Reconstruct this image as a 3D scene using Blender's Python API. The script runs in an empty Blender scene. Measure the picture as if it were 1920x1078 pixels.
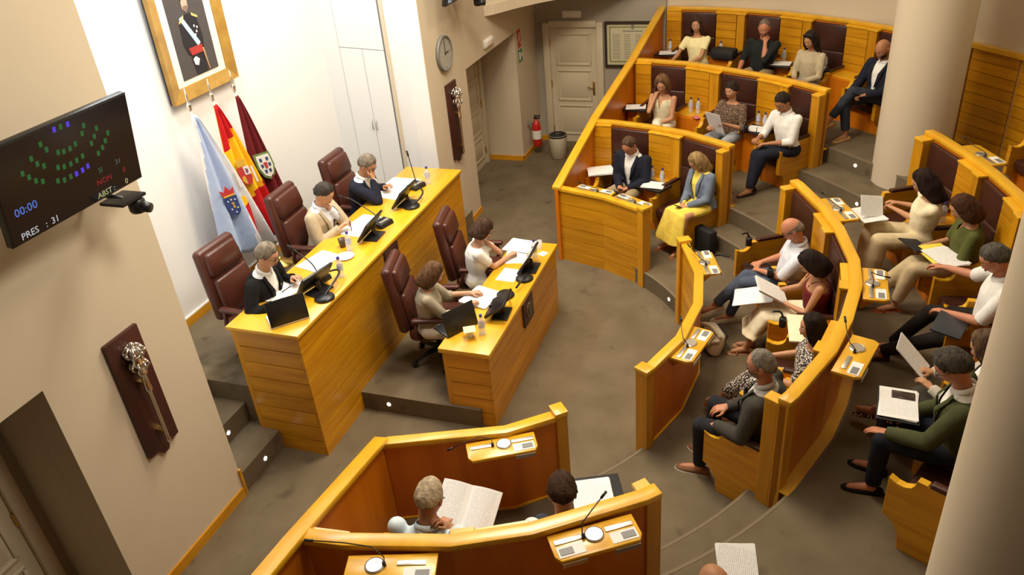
import bpy, bmesh, math, random
import numpy as np
from mathutils import Matrix, Vector
random.seed(7); rng = np.random.default_rng(7)
SC = bpy.context.scene
COL = SC.collection
PI = math.pi
def rad(a): return math.radians(a)

# ------------------------------------------------------------------ camera, world, lights, exposure
cam_d = bpy.data.cameras.new('camera'); cam_d.sensor_fit = 'HORIZONTAL'; cam_d.sensor_width = 36.0
cam_d.lens = 1481.89158 / 1920 * 36; cam_d.clip_start = .05; cam_d.clip_end = 200
cam = bpy.data.objects.new('camera', cam_d); COL.objects.link(cam)
_v = np.array([1.73914571, -1.30039586, .643359111]); _t = np.linalg.norm(_v); _k = _v / _t
_K = np.array([[0, -_k[2], _k[1]], [_k[2], 0, -_k[0]], [-_k[1], _k[0], 0]])
_W2C = np.eye(3) + math.sin(_t) * _K + (1 - math.cos(_t)) * _K @ _K      # world -> (right, down, forward)
_ax = np.stack([_W2C[0], -_W2C[1], -_W2C[2]], 1)
_m = Matrix.Identity(4)
for i in range(3):
    for j in range(3): _m[i][j] = _ax[i, j]
_m[2][3] = 5.3
cam.matrix_world = _m
SC.camera = cam
SC.view_settings.view_transform = 'Standard'; SC.view_settings.look = 'None'
SC.view_settings.gamma = 1.0; SC.view_settings.use_curve_mapping = False
SC.view_settings.exposure = -0.6
world = bpy.data.worlds.new('world'); SC.world = world; world.use_nodes = True
world.node_tree.nodes['Background'].inputs[0].default_value = (1, .90, .76, 1)
world.node_tree.nodes['Background'].inputs[1].default_value = .13
def area(name, loc, size, energy, col, rot=(0, 0, 0), sy=None, spread=180):
    d = bpy.data.lights.new(name, 'AREA'); d.energy = energy; d.color = col; d.size = size; d.spread = rad(spread)
    if sy: d.shape = 'RECTANGLE'; d.size_y = sy
    o = bpy.data.objects.new(name, d); COL.objects.link(o); o.location = loc; o.rotation_euler = rot
    return o
WARM = (1, .87, .68)
CEIL = 7.0
area('ceiling_light', (6.9, 2.6, 6.8), 1.6, 520, WARM)
area('added_wall_fill', (4.3, .9, 6.75), 1.5, 95, (1, .90, .75), rot=(rad(40), 0, rad(6)), spread=105)  # unseen fill lamp, added only to brighten the left wall
area('ceiling_light', (8.6, 3.7, 6.8), .8, 150, WARM)
area('ceiling_light', (9.4, .9, 6.8), .9, 85, WARM)
area('ceiling_light', (4.2, .8, 6.8), .9, 50, WARM)
area('ceiling_light', (11.4, .9, 6.8), .9, 30, WARM)
area('ceiling_light', (7.4, -1.2, 6.8), .9, 50, WARM)
area('niche_light', (6.7, 5.45, 5.5), 3.6, 185, (.90, .95, 1), sy=.5)

# ------------------------------------------------------------------ geometry helpers
class MB:
    """collects shapes; build() links them as ONE mesh object. M = current frame."""
    def __init__(s, M=None): s.v = []; s.f = []; s.m = []; s.M = M
    def add(s, vs, fs, mi=0, M=None):
        b = len(s.v)
        for T in (M, s.M):
            if T is not None: vs = [T @ Vector(v) for v in vs]
        s.v += [tuple(v) for v in vs]
        for f in fs: s.f.append(tuple(i + b for i in f)); s.m.append(mi)
        return s
    def hexa(s, p, mi=0):            # 4 bottom + 4 top points, counter-clockwise seen from above
        return s.add(p, [(3, 2, 1, 0), (4, 5, 6, 7), (0, 1, 5, 4), (1, 2, 6, 5), (2, 3, 7, 6), (3, 0, 4, 7)], mi)
    def box(s, c, d, mi=0, M=None):
        x, y, z = c; a, b, h = d[0] / 2, d[1] / 2, d[2] / 2
        vs = [(x - a, y - b, z - h), (x + a, y - b, z - h), (x + a, y + b, z - h), (x - a, y + b, z - h),
              (x - a, y - b, z + h), (x + a, y - b, z + h), (x + a, y + b, z + h), (x - a, y + b, z + h)]
        return s.add(vs, [(3, 2, 1, 0), (4, 5, 6, 7), (0, 1, 5, 4), (1, 2, 6, 5), (2, 3, 7, 6), (3, 0, 4, 7)], mi, M)
    def bb(s, x0, x1, y0, y1, z0, z1, mi=0): return s.box(((x0+x1)/2, (y0+y1)/2, (z0+z1)/2), (x1-x0, y1-y0, z1-z0), mi)
    def extr(s, poly, vec, mi=0, M=None):
        n = len(poly); vec = Vector(vec); vs = [Vector(p) for p in poly] + [Vector(p) + vec for p in poly]
        return s.add(vs, [tuple(range(n))[::-1], tuple(range(n, 2*n))] + [(i, (i+1) % n, n+(i+1) % n, n+i) for i in range(n)], mi, M)
    def rings(s, R, mi=0, caps=True, loop=True, M=None):
        n = len(R[0]); vs = [p for r in R for p in r]; fs = []
        for k in range(len(R)-1):
            for i in range(n if loop else n-1):
                j = (i+1) % n; fs.append((k*n+i, k*n+j, (k+1)*n+j, (k+1)*n+i))
        if caps: fs += [tuple(range(n))[::-1], tuple(range((len(R)-1)*n, len(R)*n))]
        return s.add(vs, fs, mi, M)
    def lathe(s, prof, n=16, mi=0, M=None, caps=True):
        return s.rings([[(r*math.cos(2*PI*i/n), r*math.sin(2*PI*i/n), z) for i in range(n)] for r, z in prof], mi, caps, True, M)
    def tube(s, pts, r, n=8, mi=0, M=None):
        P = [Vector(p) for p in pts]; R = []; up = None
        for i, p in enumerate(P):
            d = (P[min(i+1, len(P)-1)] - P[max(i-1, 0)])
            d = d.normalized() if d.length > 1e-9 else Vector((0, 0, 1))
            if up is None: up = d.orthogonal().normalized()
            a = (up - d * up.dot(d)); a = a.normalized() if a.length > 1e-6 else d.orthogonal().normalized()
            up = a; b = d.cross(a); q = r[i] if hasattr(r, '__len__') else r
            R.append([p + a*q*math.cos(2*PI*k/n) + b*q*math.sin(2*PI*k/n) for k in range(n)])
        return s.rings(R, mi, True, True, M)
    def sph(s, c, r, n=12, m=8, mi=0, M=None):
        rr = r if hasattr(r, '__len__') else (r, r, r)
        R = [[(c[0]+rr[0]*math.sin(PI*k/m)*math.cos(2*PI*i/n), c[1]+rr[1]*math.sin(PI*k/m)*math.sin(2*PI*i/n), c[2]-rr[2]*math.cos(PI*k/m)) for i in range(n)] for k in range(1, m)]
        b = len(R)*n; vs = [p for q in R for p in q] + [(c[0], c[1], c[2]-rr[2]), (c[0], c[1], c[2]+rr[2])]; fs = []
        for k in range(m-2):
            for i in range(n): j = (i+1) % n; fs.append((k*n+i, k*n+j, (k+1)*n+j, (k+1)*n+i))
        for i in range(n):
            j = (i+1) % n; fs.append((j, i, b)); fs.append(((m-2)*n+i, (m-2)*n+j, b+1))
        return s.add(vs, fs, mi, M)
    def cap(s, p, q, r1, r2, n=12, mi=0):     # round-ended tapered limb
        s.tube([p, q], [r1, r2], n, mi); s.sph(p, r1, n, 8, mi); s.sph(q, r2, n, 8, mi); return s
    def build(s, name, mats, parent=None, org=None, smooth=False, bevel=0, seg=2, kind=None):
        me = bpy.data.meshes.new(name); o = (0, 0, 0)
        if org is not None: o = org
        elif parent is not None and parent.name in WORLD_ORG: o = WORLD_ORG[parent.name]
        me.from_pydata([(v[0]-o[0], v[1]-o[1], v[2]-o[2]) for v in s.v], [], s.f)
        for m in (mats if isinstance(mats, (list, tuple)) else [mats]): me.materials.append(m)
        if any(s.m): me.polygons.foreach_set('material_index', s.m)
        bm = bmesh.new(); bm.from_mesh(me); bmesh.ops.recalc_face_normals(bm, faces=bm.faces)
        if bevel: bmesh.ops.bevel(bm, geom=bm.edges[:] , offset=bevel, segments=seg, affect='EDGES', profile=.5, clamp_overlap=True)
        bm.to_mesh(me); bm.free()
        if smooth or (bevel and seg > 1):
            me.polygons.foreach_set('use_smooth', [True]*len(me.polygons))
            if not smooth or smooth == 'auto': me.set_sharp_from_angle(angle=rad(40))
        ob = bpy.data.objects.new(name, me); COL.objects.link(ob)
        if parent is not None:
            ob.parent = parent
            if parent.name in WORLD_ORG: WORLD_ORG[ob.name] = o
        elif org is not None: ob.location = org
        if kind: ob['kind'] = kind
        return ob
WORLD_ORG = {}
def tag(o, label=None, cat=None, group=None, kind=None):
    if label: o['label'] = label
    if cat: o['category'] = cat
    if group: o['group'] = group
    if kind: o['kind'] = kind
    return o
def thing(name, label, cat, loc=(0, 0, 0), group=None, rotz=0, world=False):
    """an Empty at the thing's base; world=True: its parts are given in world coordinates"""
    o = bpy.data.objects.new(name, None); COL.objects.link(o); o.location = loc; o.rotation_euler = (0, 0, rotz)
    o.empty_display_size = .1
    if world: WORLD_ORG[o.name] = tuple(loc)
    return tag(o, label, cat, group)
def copy_tree(o, parent=None):
    c = o.copy(); COL.objects.link(c)
    if parent is not None: c.parent = parent
    for ch in list(o.children): copy_tree(ch, c)
    return c
def frame(loc, rz=0, rx=0, ry=0):
    return Matrix.Translation(loc) @ Matrix.Rotation(rz, 4, 'Z') @ Matrix.Rotation(ry, 4, 'Y') @ Matrix.Rotation(rx, 4, 'X')

# ------------------------------------------------------------------ materials
def new_mat(name):
    m = bpy.data.materials.new(name); m.use_nodes = True
    return m, m.node_tree, m.node_tree.nodes['Principled BSDF']
def plain(name, col, rough=.5, metal=0, emit=None, spec=None, coat=0):
    m, t, b = new_mat(name); b.inputs['Base Color'].default_value = (*col, 1); b.inputs['Roughness'].default_value = rough; b.inputs['Metallic'].default_value = metal
    if emit: b.inputs['Emission Color'].default_value = (*emit[0], 1); b.inputs['Emission Strength'].default_value = emit[1]
    if spec is not None: b.inputs['Specular IOR Level'].default_value = spec
    if coat: b.inputs['Coat Weight'].default_value = coat; b.inputs['Coat Roughness'].default_value = .25
    return m
def noisy(name, c1, c2, scale, rough=.8, bump=0., bscale=None, stretch=(1, 1, 1), coord='Object', rnd=0., detail=4, coat=0, spec=None, lo=.3, hi=.7):
    m, t, b = new_mat(name); N = t.nodes; L = t.links
    tc = N.new('ShaderNodeTexCoord'); mp = N.new('ShaderNodeMapping'); mp.inputs['Scale'].default_value = stretch
    if coord == 'World':
        g = N.new('ShaderNodeNewGeometry'); L.new(g.outputs['Position'], mp.inputs[0])
    else: L.new(tc.outputs[coord], mp.inputs[0])
    oi = N.new('ShaderNodeObjectInfo')
    if rnd:
        ad = N.new('ShaderNodeVectorMath'); ad.operation = 'MULTIPLY_ADD'; L.new(oi.outputs['Random'], ad.inputs[0]); ad.inputs[1].default_value = (7, 7, 7); L.new(mp.outputs[0], ad.inputs[2]); src = ad.outputs[0]
    else: src = mp.outputs[0]
    n = N.new('ShaderNodeTexNoise'); n.inputs['Scale'].default_value = scale; n.inputs['Detail'].default_value = detail; L.new(src, n.inputs['Vector'])
    r = N.new('ShaderNodeValToRGB'); r.color_ramp.elements[0].position = lo; r.color_ramp.elements[1].position = hi
    r.color_ramp.elements[0].color = (*c1, 1); r.color_ramp.elements[1].color = (*c2, 1); L.new(n.outputs['Fac'], r.inputs[0]); out = r.outputs[0]
    if rnd:
        h = N.new('ShaderNodeHueSaturation'); mr = N.new('ShaderNodeMapRange'); mr.inputs[3].default_value = 1-rnd; mr.inputs[4].default_value = 1+rnd
        L.new(oi.outputs['Random'], mr.inputs[0]); L.new(mr.outputs[0], h.inputs['Value']); L.new(out, h.inputs['Color']); out = h.outputs[0]
    L.new(out, b.inputs['Base Color']); b.inputs['Roughness'].default_value = rough
    if spec is not None: b.inputs['Specular IOR Level'].default_value = spec
    if coat: b.inputs['Coat Weight'].default_value = coat; b.inputs['Coat Roughness'].default_value = .22
    if bump:
        bn = N.new('ShaderNodeTexNoise'); bn.inputs['Scale'].default_value = bscale or scale*4; bn.inputs['Detail'].default_value = 3; L.new(src, bn.inputs['Vector'])
        bp = N.new('ShaderNodeBump'); bp.inputs['Strength'].default_value = bump; bp.inputs['Distance'].default_value = .01; L.new(bn.outputs['Fac'], bp.inputs['Height']); L.new(bp.outputs[0], b.inputs['Normal'])
    return m
M = {}
WOOD1, WOOD2 = (.51, .210, .004), (.68, .325, .010)
M['wood'] = noisy('wood_plank', WOOD1, WOOD2, 1.6, .34, .04, 14, (1, 1, 11), 'World', .10, 5, coat=.25)
M['wood_top'] = noisy('wood_top', (.66, .335, .012), (.80, .45, .022), 1.3, .30, .02, 14, (1.2, 5, 5), 'World', .04, 5, coat=.35)
M['wood_vert'] = noisy('wood_upright', WOOD1, WOOD2, 1.6, .36, .04, 14, (9, 9, .9), 'World', .06, 5, coat=.25)
M['wood_red'] = noisy('wood_veneer', (.56, .150, .003), (.68, .205, .005), 1.1, .38, .02, 12, (6, 6, .7), 'World', .05, 4, coat=.2)
M['wood_end'] = plain('wood_groove', (.16, .06, .006), .6)
M['leather'] = noisy('leather_maroon', (.036, .011, .007), (.060, .018, .011), 5, .36, .12, 90, rnd=.06)
M['leather_b'] = noisy('leather_brown', (.058, .015, .009), (.082, .022, .013), 4, .34, .12, 70, rnd=.05)
M['carpet'] = noisy('carpet', (.137, .104, .064), (.190, .149, .094), 2.2, .95, .5, 220, coord='World', detail=8, spec=.1)
_t = M['carpet'].node_tree; _b = _t.nodes['Principled BSDF']; _src = _b.inputs['Base Color'].links[0].from_socket     # old stains
_g = _t.nodes.new('ShaderNodeNewGeometry'); _n = _t.nodes.new('ShaderNodeTexNoise'); _n.inputs['Scale'].default_value = 3.6; _n.inputs['Detail'].default_value = 2; _t.links.new(_g.outputs['Position'], _n.inputs['Vector'])
_r = _t.nodes.new('ShaderNodeMapRange'); _r.inputs[1].default_value = .62; _r.inputs[2].default_value = .74; _r.inputs[3].default_value = 1; _r.inputs[4].default_value = .66; _t.links.new(_n.outputs['Fac'], _r.inputs[0])
_h = _t.nodes.new('ShaderNodeHueSaturation'); _t.links.new(_src, _h.inputs['Color']); _t.links.new(_r.outputs[0], _h.inputs['Value']); _t.links.new(_h.outputs[0], _b.inputs['Base Color'])
M['carpet_edge'] = plain('carpet_nosing', (.20, .158, .104), .95, spec=.1)
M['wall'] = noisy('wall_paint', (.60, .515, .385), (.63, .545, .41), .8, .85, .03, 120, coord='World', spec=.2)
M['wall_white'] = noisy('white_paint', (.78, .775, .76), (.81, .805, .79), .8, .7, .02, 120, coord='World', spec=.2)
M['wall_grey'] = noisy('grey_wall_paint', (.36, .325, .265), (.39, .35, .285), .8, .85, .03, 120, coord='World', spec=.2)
M['ceiling'] = plain('ceiling_paint', (.66, .60, .50), .9)
M['cream'] = plain('cream_paint', (.60, .53, .385), .45)
M['black'] = plain('black_plastic', (.012, .012, .013), .38)
M['blackm'] = plain('black_matt', (.010, .010, .011), .7)
M['screen'] = plain('screen_dark', (.008, .008, .012), .16)
M['grey'] = plain('grey_plastic', (.20, .20, .20), .5)
M['steel'] = plain('brushed_steel', (.62, .60, .56), .34, .9)
M['silver'] = plain('silver', (.80, .78, .74), .22, 1)
M['brass'] = plain('brass', (.62, .42, .12), .3, 1)
M['emblem'] = plain('dull_bronze', (.16, .13, .085), .45, .6)
M['gold'] = noisy('gilded_wood', (.30, .165, .030), (.42, .245, .05), 8, .38, .1, 40, rnd=0)
M['mahog'] = noisy('mahogany', (.040, .010, .008), (.062, .016, .012), 3, .42, .03, 20, (3, 3, .6), 'World')
M['white'] = plain('white_plastic', (.78, .77, .75), .45)
M['card'] = plain('white_card', (.80, .79, .76), .7)
M['red'] = plain('red_enamel', (.50, .020, .016), .3)
M['green'] = plain('green_sign', (.02, .23, .10), .5)
M['redsign'] = plain('red_sign', (.50, .05, .035), .5)
M['blue'] = plain('blue_cap', (.02, .03, .22), .4)
M['label'] = plain('bottle_label', (.55, .62, .82), .5)
M['lamp'] = plain('step_lamp', (1, .95, .85), .4, emit=((1, .93, .8), 6))
M['yellow'] = plain('yellow_paper', (.82, .68, .07), .7)
def glassy(name, col, alpha):
    m, t, b = new_mat(name); b.inputs['Base Color'].default_value = (*col, 1); b.inputs['Roughness'].default_value = .06
    b.inputs['Alpha'].default_value = alpha; b.inputs['Specular IOR Level'].default_value = .8
    return m
M['pet'] = glassy('clear_bottle', (.82, .86, .9), .42)
M['glass'] = glassy('clear_glass', (.85, .88, .9), .35)
def paper_mat(name, lines=26., ink=.34, tint=(.86, .855, .84)):
    m, t, b = new_mat(name); N = t.nodes; L = t.links
    def mt(op, a, v=None, c=None):
        n = N.new('ShaderNodeMath'); n.operation = op; L.new(a, n.inputs[0])
        if c is not None: L.new(c, n.inputs[1])
        elif v is not None: n.inputs[1].default_value = v
        return n.outputs[0]
    tc = N.new('ShaderNodeTexCoord'); sp = N.new('ShaderNodeSeparateXYZ'); L.new(tc.outputs['Generated'], sp.inputs[0]); X, Y = sp.outputs[0], sp.outputs[1]
    ys = mt('MULTIPLY', Y, lines); fl = mt('FLOOR', ys); row = mt('LESS_THAN', mt('FRACT', ys), .40)
    cb = N.new('ShaderNodeCombineXYZ'); L.new(mt('MULTIPLY', X, 34.), cb.inputs[0]); L.new(mt('MULTIPLY', fl, 7.3), cb.inputs[1])
    w = N.new('ShaderNodeTexNoise'); w.inputs['Scale'].default_value = 1; L.new(cb.outputs[0], w.inputs['Vector'])
    k = mt('MULTIPLY', row, c=mt('GREATER_THAN', w.outputs['Fac'], .44))
    for o, lo, hi in ((X, .12, .86), (Y, .10, .90)): k = mt('MULTIPLY', mt('MULTIPLY', k, c=mt('GREATER_THAN', o, lo)), c=mt('LESS_THAN', o, hi))
    k = mt('MULTIPLY', k, ink)
    mx = N.new('ShaderNodeMix'); mx.data_type = 'RGBA'; mx.inputs['A'].default_value = (*tint, 1); mx.inputs['B'].default_value = (.16, .16, .22, 1); L.new(k, mx.inputs['Factor']); L.new(mx.outputs['Result'], b.inputs['Base Color'])
    b.inputs['Roughness'].default_value = .75
    return m
M['paper'] = paper_mat('printed_paper'); M['paper_plain'] = plain('blank_paper', (.86, .855, .84), .75)
_cl = {}
def cloth(c1, c2=None, scale=14, bump=.55):
    k = (c1, c2, scale)
    if k not in _cl:
        c2 = c2 or tuple(min(1, x*1.22+.004) for x in c1)
        _cl[k] = noisy('fabric', c1, c2, scale, .9, bump, 11, spec=.15)
    return _cl[k]
def spots(name, base, dot, scale, thr):
    m, t, b = new_mat(name); N = t.nodes; L = t.links
    tc = N.new('ShaderNodeTexCoord'); v = N.new('ShaderNodeTexVoronoi'); v.inputs['Scale'].default_value = scale; L.new(tc.outputs['Object'], v.inputs['Vector'])
    g = N.new('ShaderNodeMath'); g.operation = 'LESS_THAN'; g.inputs[1].default_value = thr; L.new(v.outputs['Distance'], g.inputs[0])
    mx = N.new('ShaderNodeMix'); mx.data_type = 'RGBA'; mx.inputs['A'].default_value = (*base, 1); mx.inputs['B'].default_value = (*dot, 1); L.new(g.outputs[0], mx.inputs['Factor']); L.new(mx.outputs['Result'], b.inputs['Base Color']); b.inputs['Roughness'].default_value = .9
    return m
def emis(name, col, st):
    return plain(name, (.01, .01, .01), .5, emit=(col, st))

# ------------------------------------------------------------------ the room shell
CX, CY = 6.72, 3.3                        # centre of the hemicycle
def pol(a, R, z=0.): return (CX + R*math.cos(rad(a)), CY + R*math.sin(rad(a)), z)
F1, F2, F3 = .22, .66, 1.10               # floor heights of the three rows
WY = 4.63                                 # plane of the left wall
def struct(name, mb, mat, **k): return tag(mb.build(name, mat, **k), kind='structure')
struct('floor', MB().bb(-4, 15.2, -8.5, 6.5, -.12, 0), M['carpet'])
def ring(name, a0, a1, R0, R1, z0, z1, n=56, mat='carpet', nosing=True):
    A = [a0 + (a1-a0)*i/n for i in range(n+1)]
    o = struct(name, MB().rings([[pol(a, R0, z0), pol(a, R1, z0), pol(a, R1, z1), pol(a, R0, z1)] for a in A]), M[mat])
    if nosing:
        MB().rings([[pol(a, R0-.004, z1-.018), pol(a, R0+.022, z1-.018), pol(a, R0+.022, z1+.002), pol(a, R0-.004, z1+.002)] for a in A]).build('nosing', M['carpet_edge'], o)
    return o
ring('floor_row_1', -7.6, -171.4, 2.54, 7.2, 0, F1)
ring('step_1', -7.8, -171.2, 3.64, 7.18, F1, .44)
ring('floor_row_2', -7.8, -171.2, 4.00, 7.16, .44, F2)
ring('step_2', -7.8, -171.2, 5.20, 7.14, F2, .88)
ring('floor_row_3', -7.8, -171.2, 5.66, 7.12, .88, F3)
# left wall with the two door recesses and the niche of the presidency
H = 7.0
wl = MB()
for x0, x1, z0 in ((-4, .75, 0), (2.87, 4.21, 0), (9.23, 10.50, 0), (12.65, 14.0, 0), (.75, 2.87, 2.265), (10.50, 12.65, 2.265), (4.21, 9.23, 5.7)):
    wl.bb(x0, x1, WY, WY+.25, z0, H)
for x0, x1 in ((.65, .752), (2.868, 2.97), (10.40, 10.502), (12.648, 12.75)): wl.bb(x0, x1, WY+.25, 5.32, 0, 2.6)
struct('wall_left', wl, M['wall'])
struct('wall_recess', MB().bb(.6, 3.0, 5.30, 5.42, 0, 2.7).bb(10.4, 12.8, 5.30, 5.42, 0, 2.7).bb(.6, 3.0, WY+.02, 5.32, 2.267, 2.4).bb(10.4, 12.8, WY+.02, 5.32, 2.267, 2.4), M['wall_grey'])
nw = MB().bb(3.7, 9.8, 6.32, 6.5, 0, 5.75)
nw.extr([(9.23, WY+.25, 0), (9.56, 6.33, 0), (9.8, 6.33, 0), (9.47, WY+.25, 0)], (0, 0, 5.75)); nw.extr([(9.222, WY+.004, 0), (9.228, WY+.26, 0), (9.3, WY+.26, 0), (9.3, WY+.004, 0)], (0, 0, 5.75))
nw.extr([(4.21, WY+.25, 0), (3.97, WY+.25, 0), (3.64, 6.33, 0), (3.88, 6.33, 0)], (0, 0, 5.75))
struct('wall_niche', nw, M['wall_white'])
struct('ceiling_niche', MB().bb(3.6, 9.9, WY+.05, 6.5, 5.7, 5.8), M['wall_white'])
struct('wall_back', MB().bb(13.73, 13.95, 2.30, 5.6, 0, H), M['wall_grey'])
OW = [(-6.5, 7.12), (-12, 7.22), (-24, 7.24), (-38, 7.18), (-50, 7.14), (-62, 7.14), (-80, 7.14), (-100, 7.14)]
wr = MB()
for (a, r), (b, q) in zip(OW, OW[1:]): wr.hexa([pol(a, r, 0), pol(a, r+.2, 0), pol(b, q+.2, 0), pol(b, q, 0), pol(a, r, H), pol(a, r+.2, H), pol(b, q+.2, H), pol(b, q, H)])
struct('wall_right', wr, M['wall'])
struct('ceiling', MB().bb(-4, 15.2, -8.5, 6.6, H, H+.1), M['ceiling'])
# wainscot boards behind row 3 in the aisle
wn = MB(); wt = thing('wainscot', 'honey wood board wainscot on the wall behind the white column', 'panelling', pol(-50, 7.1, F3), world=True)
for k in range(9):
    a0, a1 = -42.2, -59.6
    for j in range(3):
        A, B = a0+(a1-a0)*j/3, a0+(a1-a0)*(j+1)/3
        z0, z1 = F3+k*.138, F3+(k+1)*.138-.008
        MB().hexa([pol(A-.12, 7.08, z0), pol(A-.12, 7.13, z0), pol(B+.12, 7.13, z0), pol(B+.12, 7.08, z0), pol(A-.12, 7.08, z1), pol(A-.12, 7.13, z1), pol(B+.12, 7.13, z1), pol(B+.12, 7.08, z1)]).build('plank', M['wood'], wt)
cap_ = MB()
for j in range(3):
    A, B = -42.2-17.4*j/3, -42.2-17.4*(j+1)/3
    cap_.hexa([pol(A, 7.04, 2.345), pol(A, 7.13, 2.345), pol(B, 7.13, 2.345), pol(B, 7.04, 2.345), pol(A, 7.04, 2.40), pol(A, 7.13, 2.40), pol(B, 7.13, 2.40), pol(B, 7.04, 2.40)])
cap_.build('cap_rail', M['wood_top'], wt)
# two round columns
for (x, y), lb in (((10.55, -1.36), 'tall round cream column between the aisle and the second row'), ((3.03, -1.235), 'large round cream column cut by the right edge of the photo')):
    c = MB(frame((x, y, 0))).lathe([(.43, 0), (.43, H-.01)], 48).build('column', M['wall'], org=(x, y, 0), smooth=True); c.data.set_sharp_from_angle(angle=rad(40))
    tag(c, lb, 'column')
# presidency platform, its side steps and the low platform of the small desk
struct('floor_platform', MB().bb(4.95, 9.2, 4.2, 5.43, 0, .67).bb(3.9, 9.54, 5.43, 6.33, 0, .67), M['carpet'])
struct('step_3', MB().bb(3.99, 4.95, 4.63+.005, 5.44, 0, .225), M['carpet'])
struct('step_4', MB().bb(3.99, 4.95, 5.03, 5.44, .225, .45), M['carpet'])
struct('floor_low_platform', MB().bb(5.63, 8.05, 2.75, 4.12, 0, .22), M['carpet'])
for i, (p, n) in enumerate((((4.576, 4.632, .11), 'lowest left side step of the presidency platform'), ((4.61, 5.027, .33), 'second left side step of the presidency platform'),
                            ((5.627, 3.80, .11), 'riser of the low platform behind the small desk'), (pol(-52, 2.537, .11), 'first riser between the two front barriers'),
                            (pol(-49.7, 3.637, .33), 'riser behind the black bag in the far aisle'), (pol(-51.6, 5.197, .77), 'riser behind the middle front bench'), (pol(-45.6, 5.655, .99), 'topmost riser in front of the column'))):
    if i < 2: Mx = frame(p, 0, PI/2)
    elif i == 2: Mx = frame(p, PI/2, -PI/2) @ Matrix.Identity(4)
    else:
        a = (-52, -49.7, -51.6, -45.6)[i-3]; Mx = frame(p, rad(a)-PI/2, PI/2)
    tag(MB(Mx).lathe([(.022, -.004), (.022, .004), (.015, .006)], 10).build('step_light', M['lamp'], org=p), 'tiny round step light set in the %s' % n, 'light', 'step lights in the risers')
# baseboards
struct('baseboard_left', MB().bb(2.98, 4.20, WY-.018, WY+.002, 0, .10).bb(4.195, 4.225, WY-.018, WY+.04, 0, .30), M['wood'])
struct('baseboard_niche', MB().bb(3.92, 9.5, 6.296, 6.321, .67, .77), M['wood'])
struct('trim_1', MB().bb(3.92, 9.5, 6.30, 6.321, .77, .785), M['wall_white'])
struct('baseboard_far', MB().bb(9.25, 10.50, WY-.018, WY+.002, 0, .09).bb(10.50, 10.515, WY, 5.3, 0, .09).bb(12.63, 12.651, WY-.01, 5.3, 0, .09).bb(12.63, 13.72, WY-.018, WY+.002, 0, .09).bb(13.71, 13.731, 4.46, 4.63, 0, .09), M['wood'])
# stepped curved cornice over the far corner
CP = [(11.15, 4.85), (11.55, 4.52), (11.95, 4.30), (12.3, 4.05), (12.7, 3.66), (13.2, 3.1), (13.75, 2.3)]
cb = MB(); R_ = []
for i, (x, y) in enumerate(CP):
    x2, y2 = CP[min(i+1, len(CP)-1)]; x1, y1 = CP[max(i-1, 0)]; n = Vector((y2-y1, -(x2-x1), 0)).normalized()   # towards the hall
    pr = [(-.35, 2.80), (0, 2.80), (0, 2.95), (-.05, 2.95), (-.05, 3.10), (-.10, 3.10), (-.10, 3.6), (-.35, 3.6)]
    R_.append([(x - n.x*d*-1, y - n.y*d*-1, z) for d, z in pr])
struct('trim_2', cb.rings(R_), M['wall'])

# ------------------------------------------------------------------ doors
def panel_door(name, Mx, w, h, nfr, mat, handle_side):
    d = MB(Mx).box((0, .02, h/2), (w, .04, h)).build(name, mat, org=tuple(Mx.translation)); tag(d, kind='structure'); WORLD_ORG[d.name] = tuple(Mx.translation)
    fr = MB(Mx).box((-w/2-.06, .0, h/2+.04), (.115, .08, h+.08)).box((w/2+.06, .0, h/2+.04), (.115, .08, h+.08)).box((0, 0, h+.055), (w+.0, .08, .11))
    fr.build('frame', mat, d, bevel=.006)
    ph = (h-.16)/nfr
    for k in range(nfr):
        zc = .10+ph*(k+.5); a, b = w/2-.12, ph/2-.055
        q = MB(Mx)
        for (cx, cz, lx, lz) in ((0, zc+b, 2*a+.03, .03), (0, zc-b, 2*a+.03, .03), (-a, zc, .03, 2*b), (a, zc, .03, 2*b)): q.box((cx, -.008, cz), (lx, .02, lz))
        q.build('moulding', mat, d, bevel=.005)
        MB(Mx).box((0, -.002, zc), (2*a-.10, .012, 2*b-.10)).build('panel', mat, d, bevel=.005)
    for z in (.25, h/2+.05, h-.25): MB(Mx).lathe([(.012, -.06), (.012, .06)], 8, M=Matrix.Translation((-handle_side*(w/2-.002), -.012, z))).build('hinge', M['brass'], d)
    hx = handle_side*(w/2-.07)
    MB(Mx).box((hx, -.008, 1.02), (.04, .014, .24)).build('handle_plate', M['brass'], d, bevel=.003)
    MB(Mx).tube([(hx, -.01, 1.05), (hx, -.055, 1.05), (hx-handle_side*.11, -.058, 1.05)], .010).build('handle', M['brass'], d, smooth=True)
    return d
panel_door('door_1', frame((13.70, 3.925, 0), -PI/2), .86, 2.10, 3, M['cream'], 1)
panel_door('door_2', frame((11.6, 5.29, 0), 0), 1.75, 2.08, 4, M['cream'], -1)
panel_door('door_3', frame((1.78, 5.29, 0), 0), 1.75, 2.08, 3, M['cream'], -1)
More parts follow.
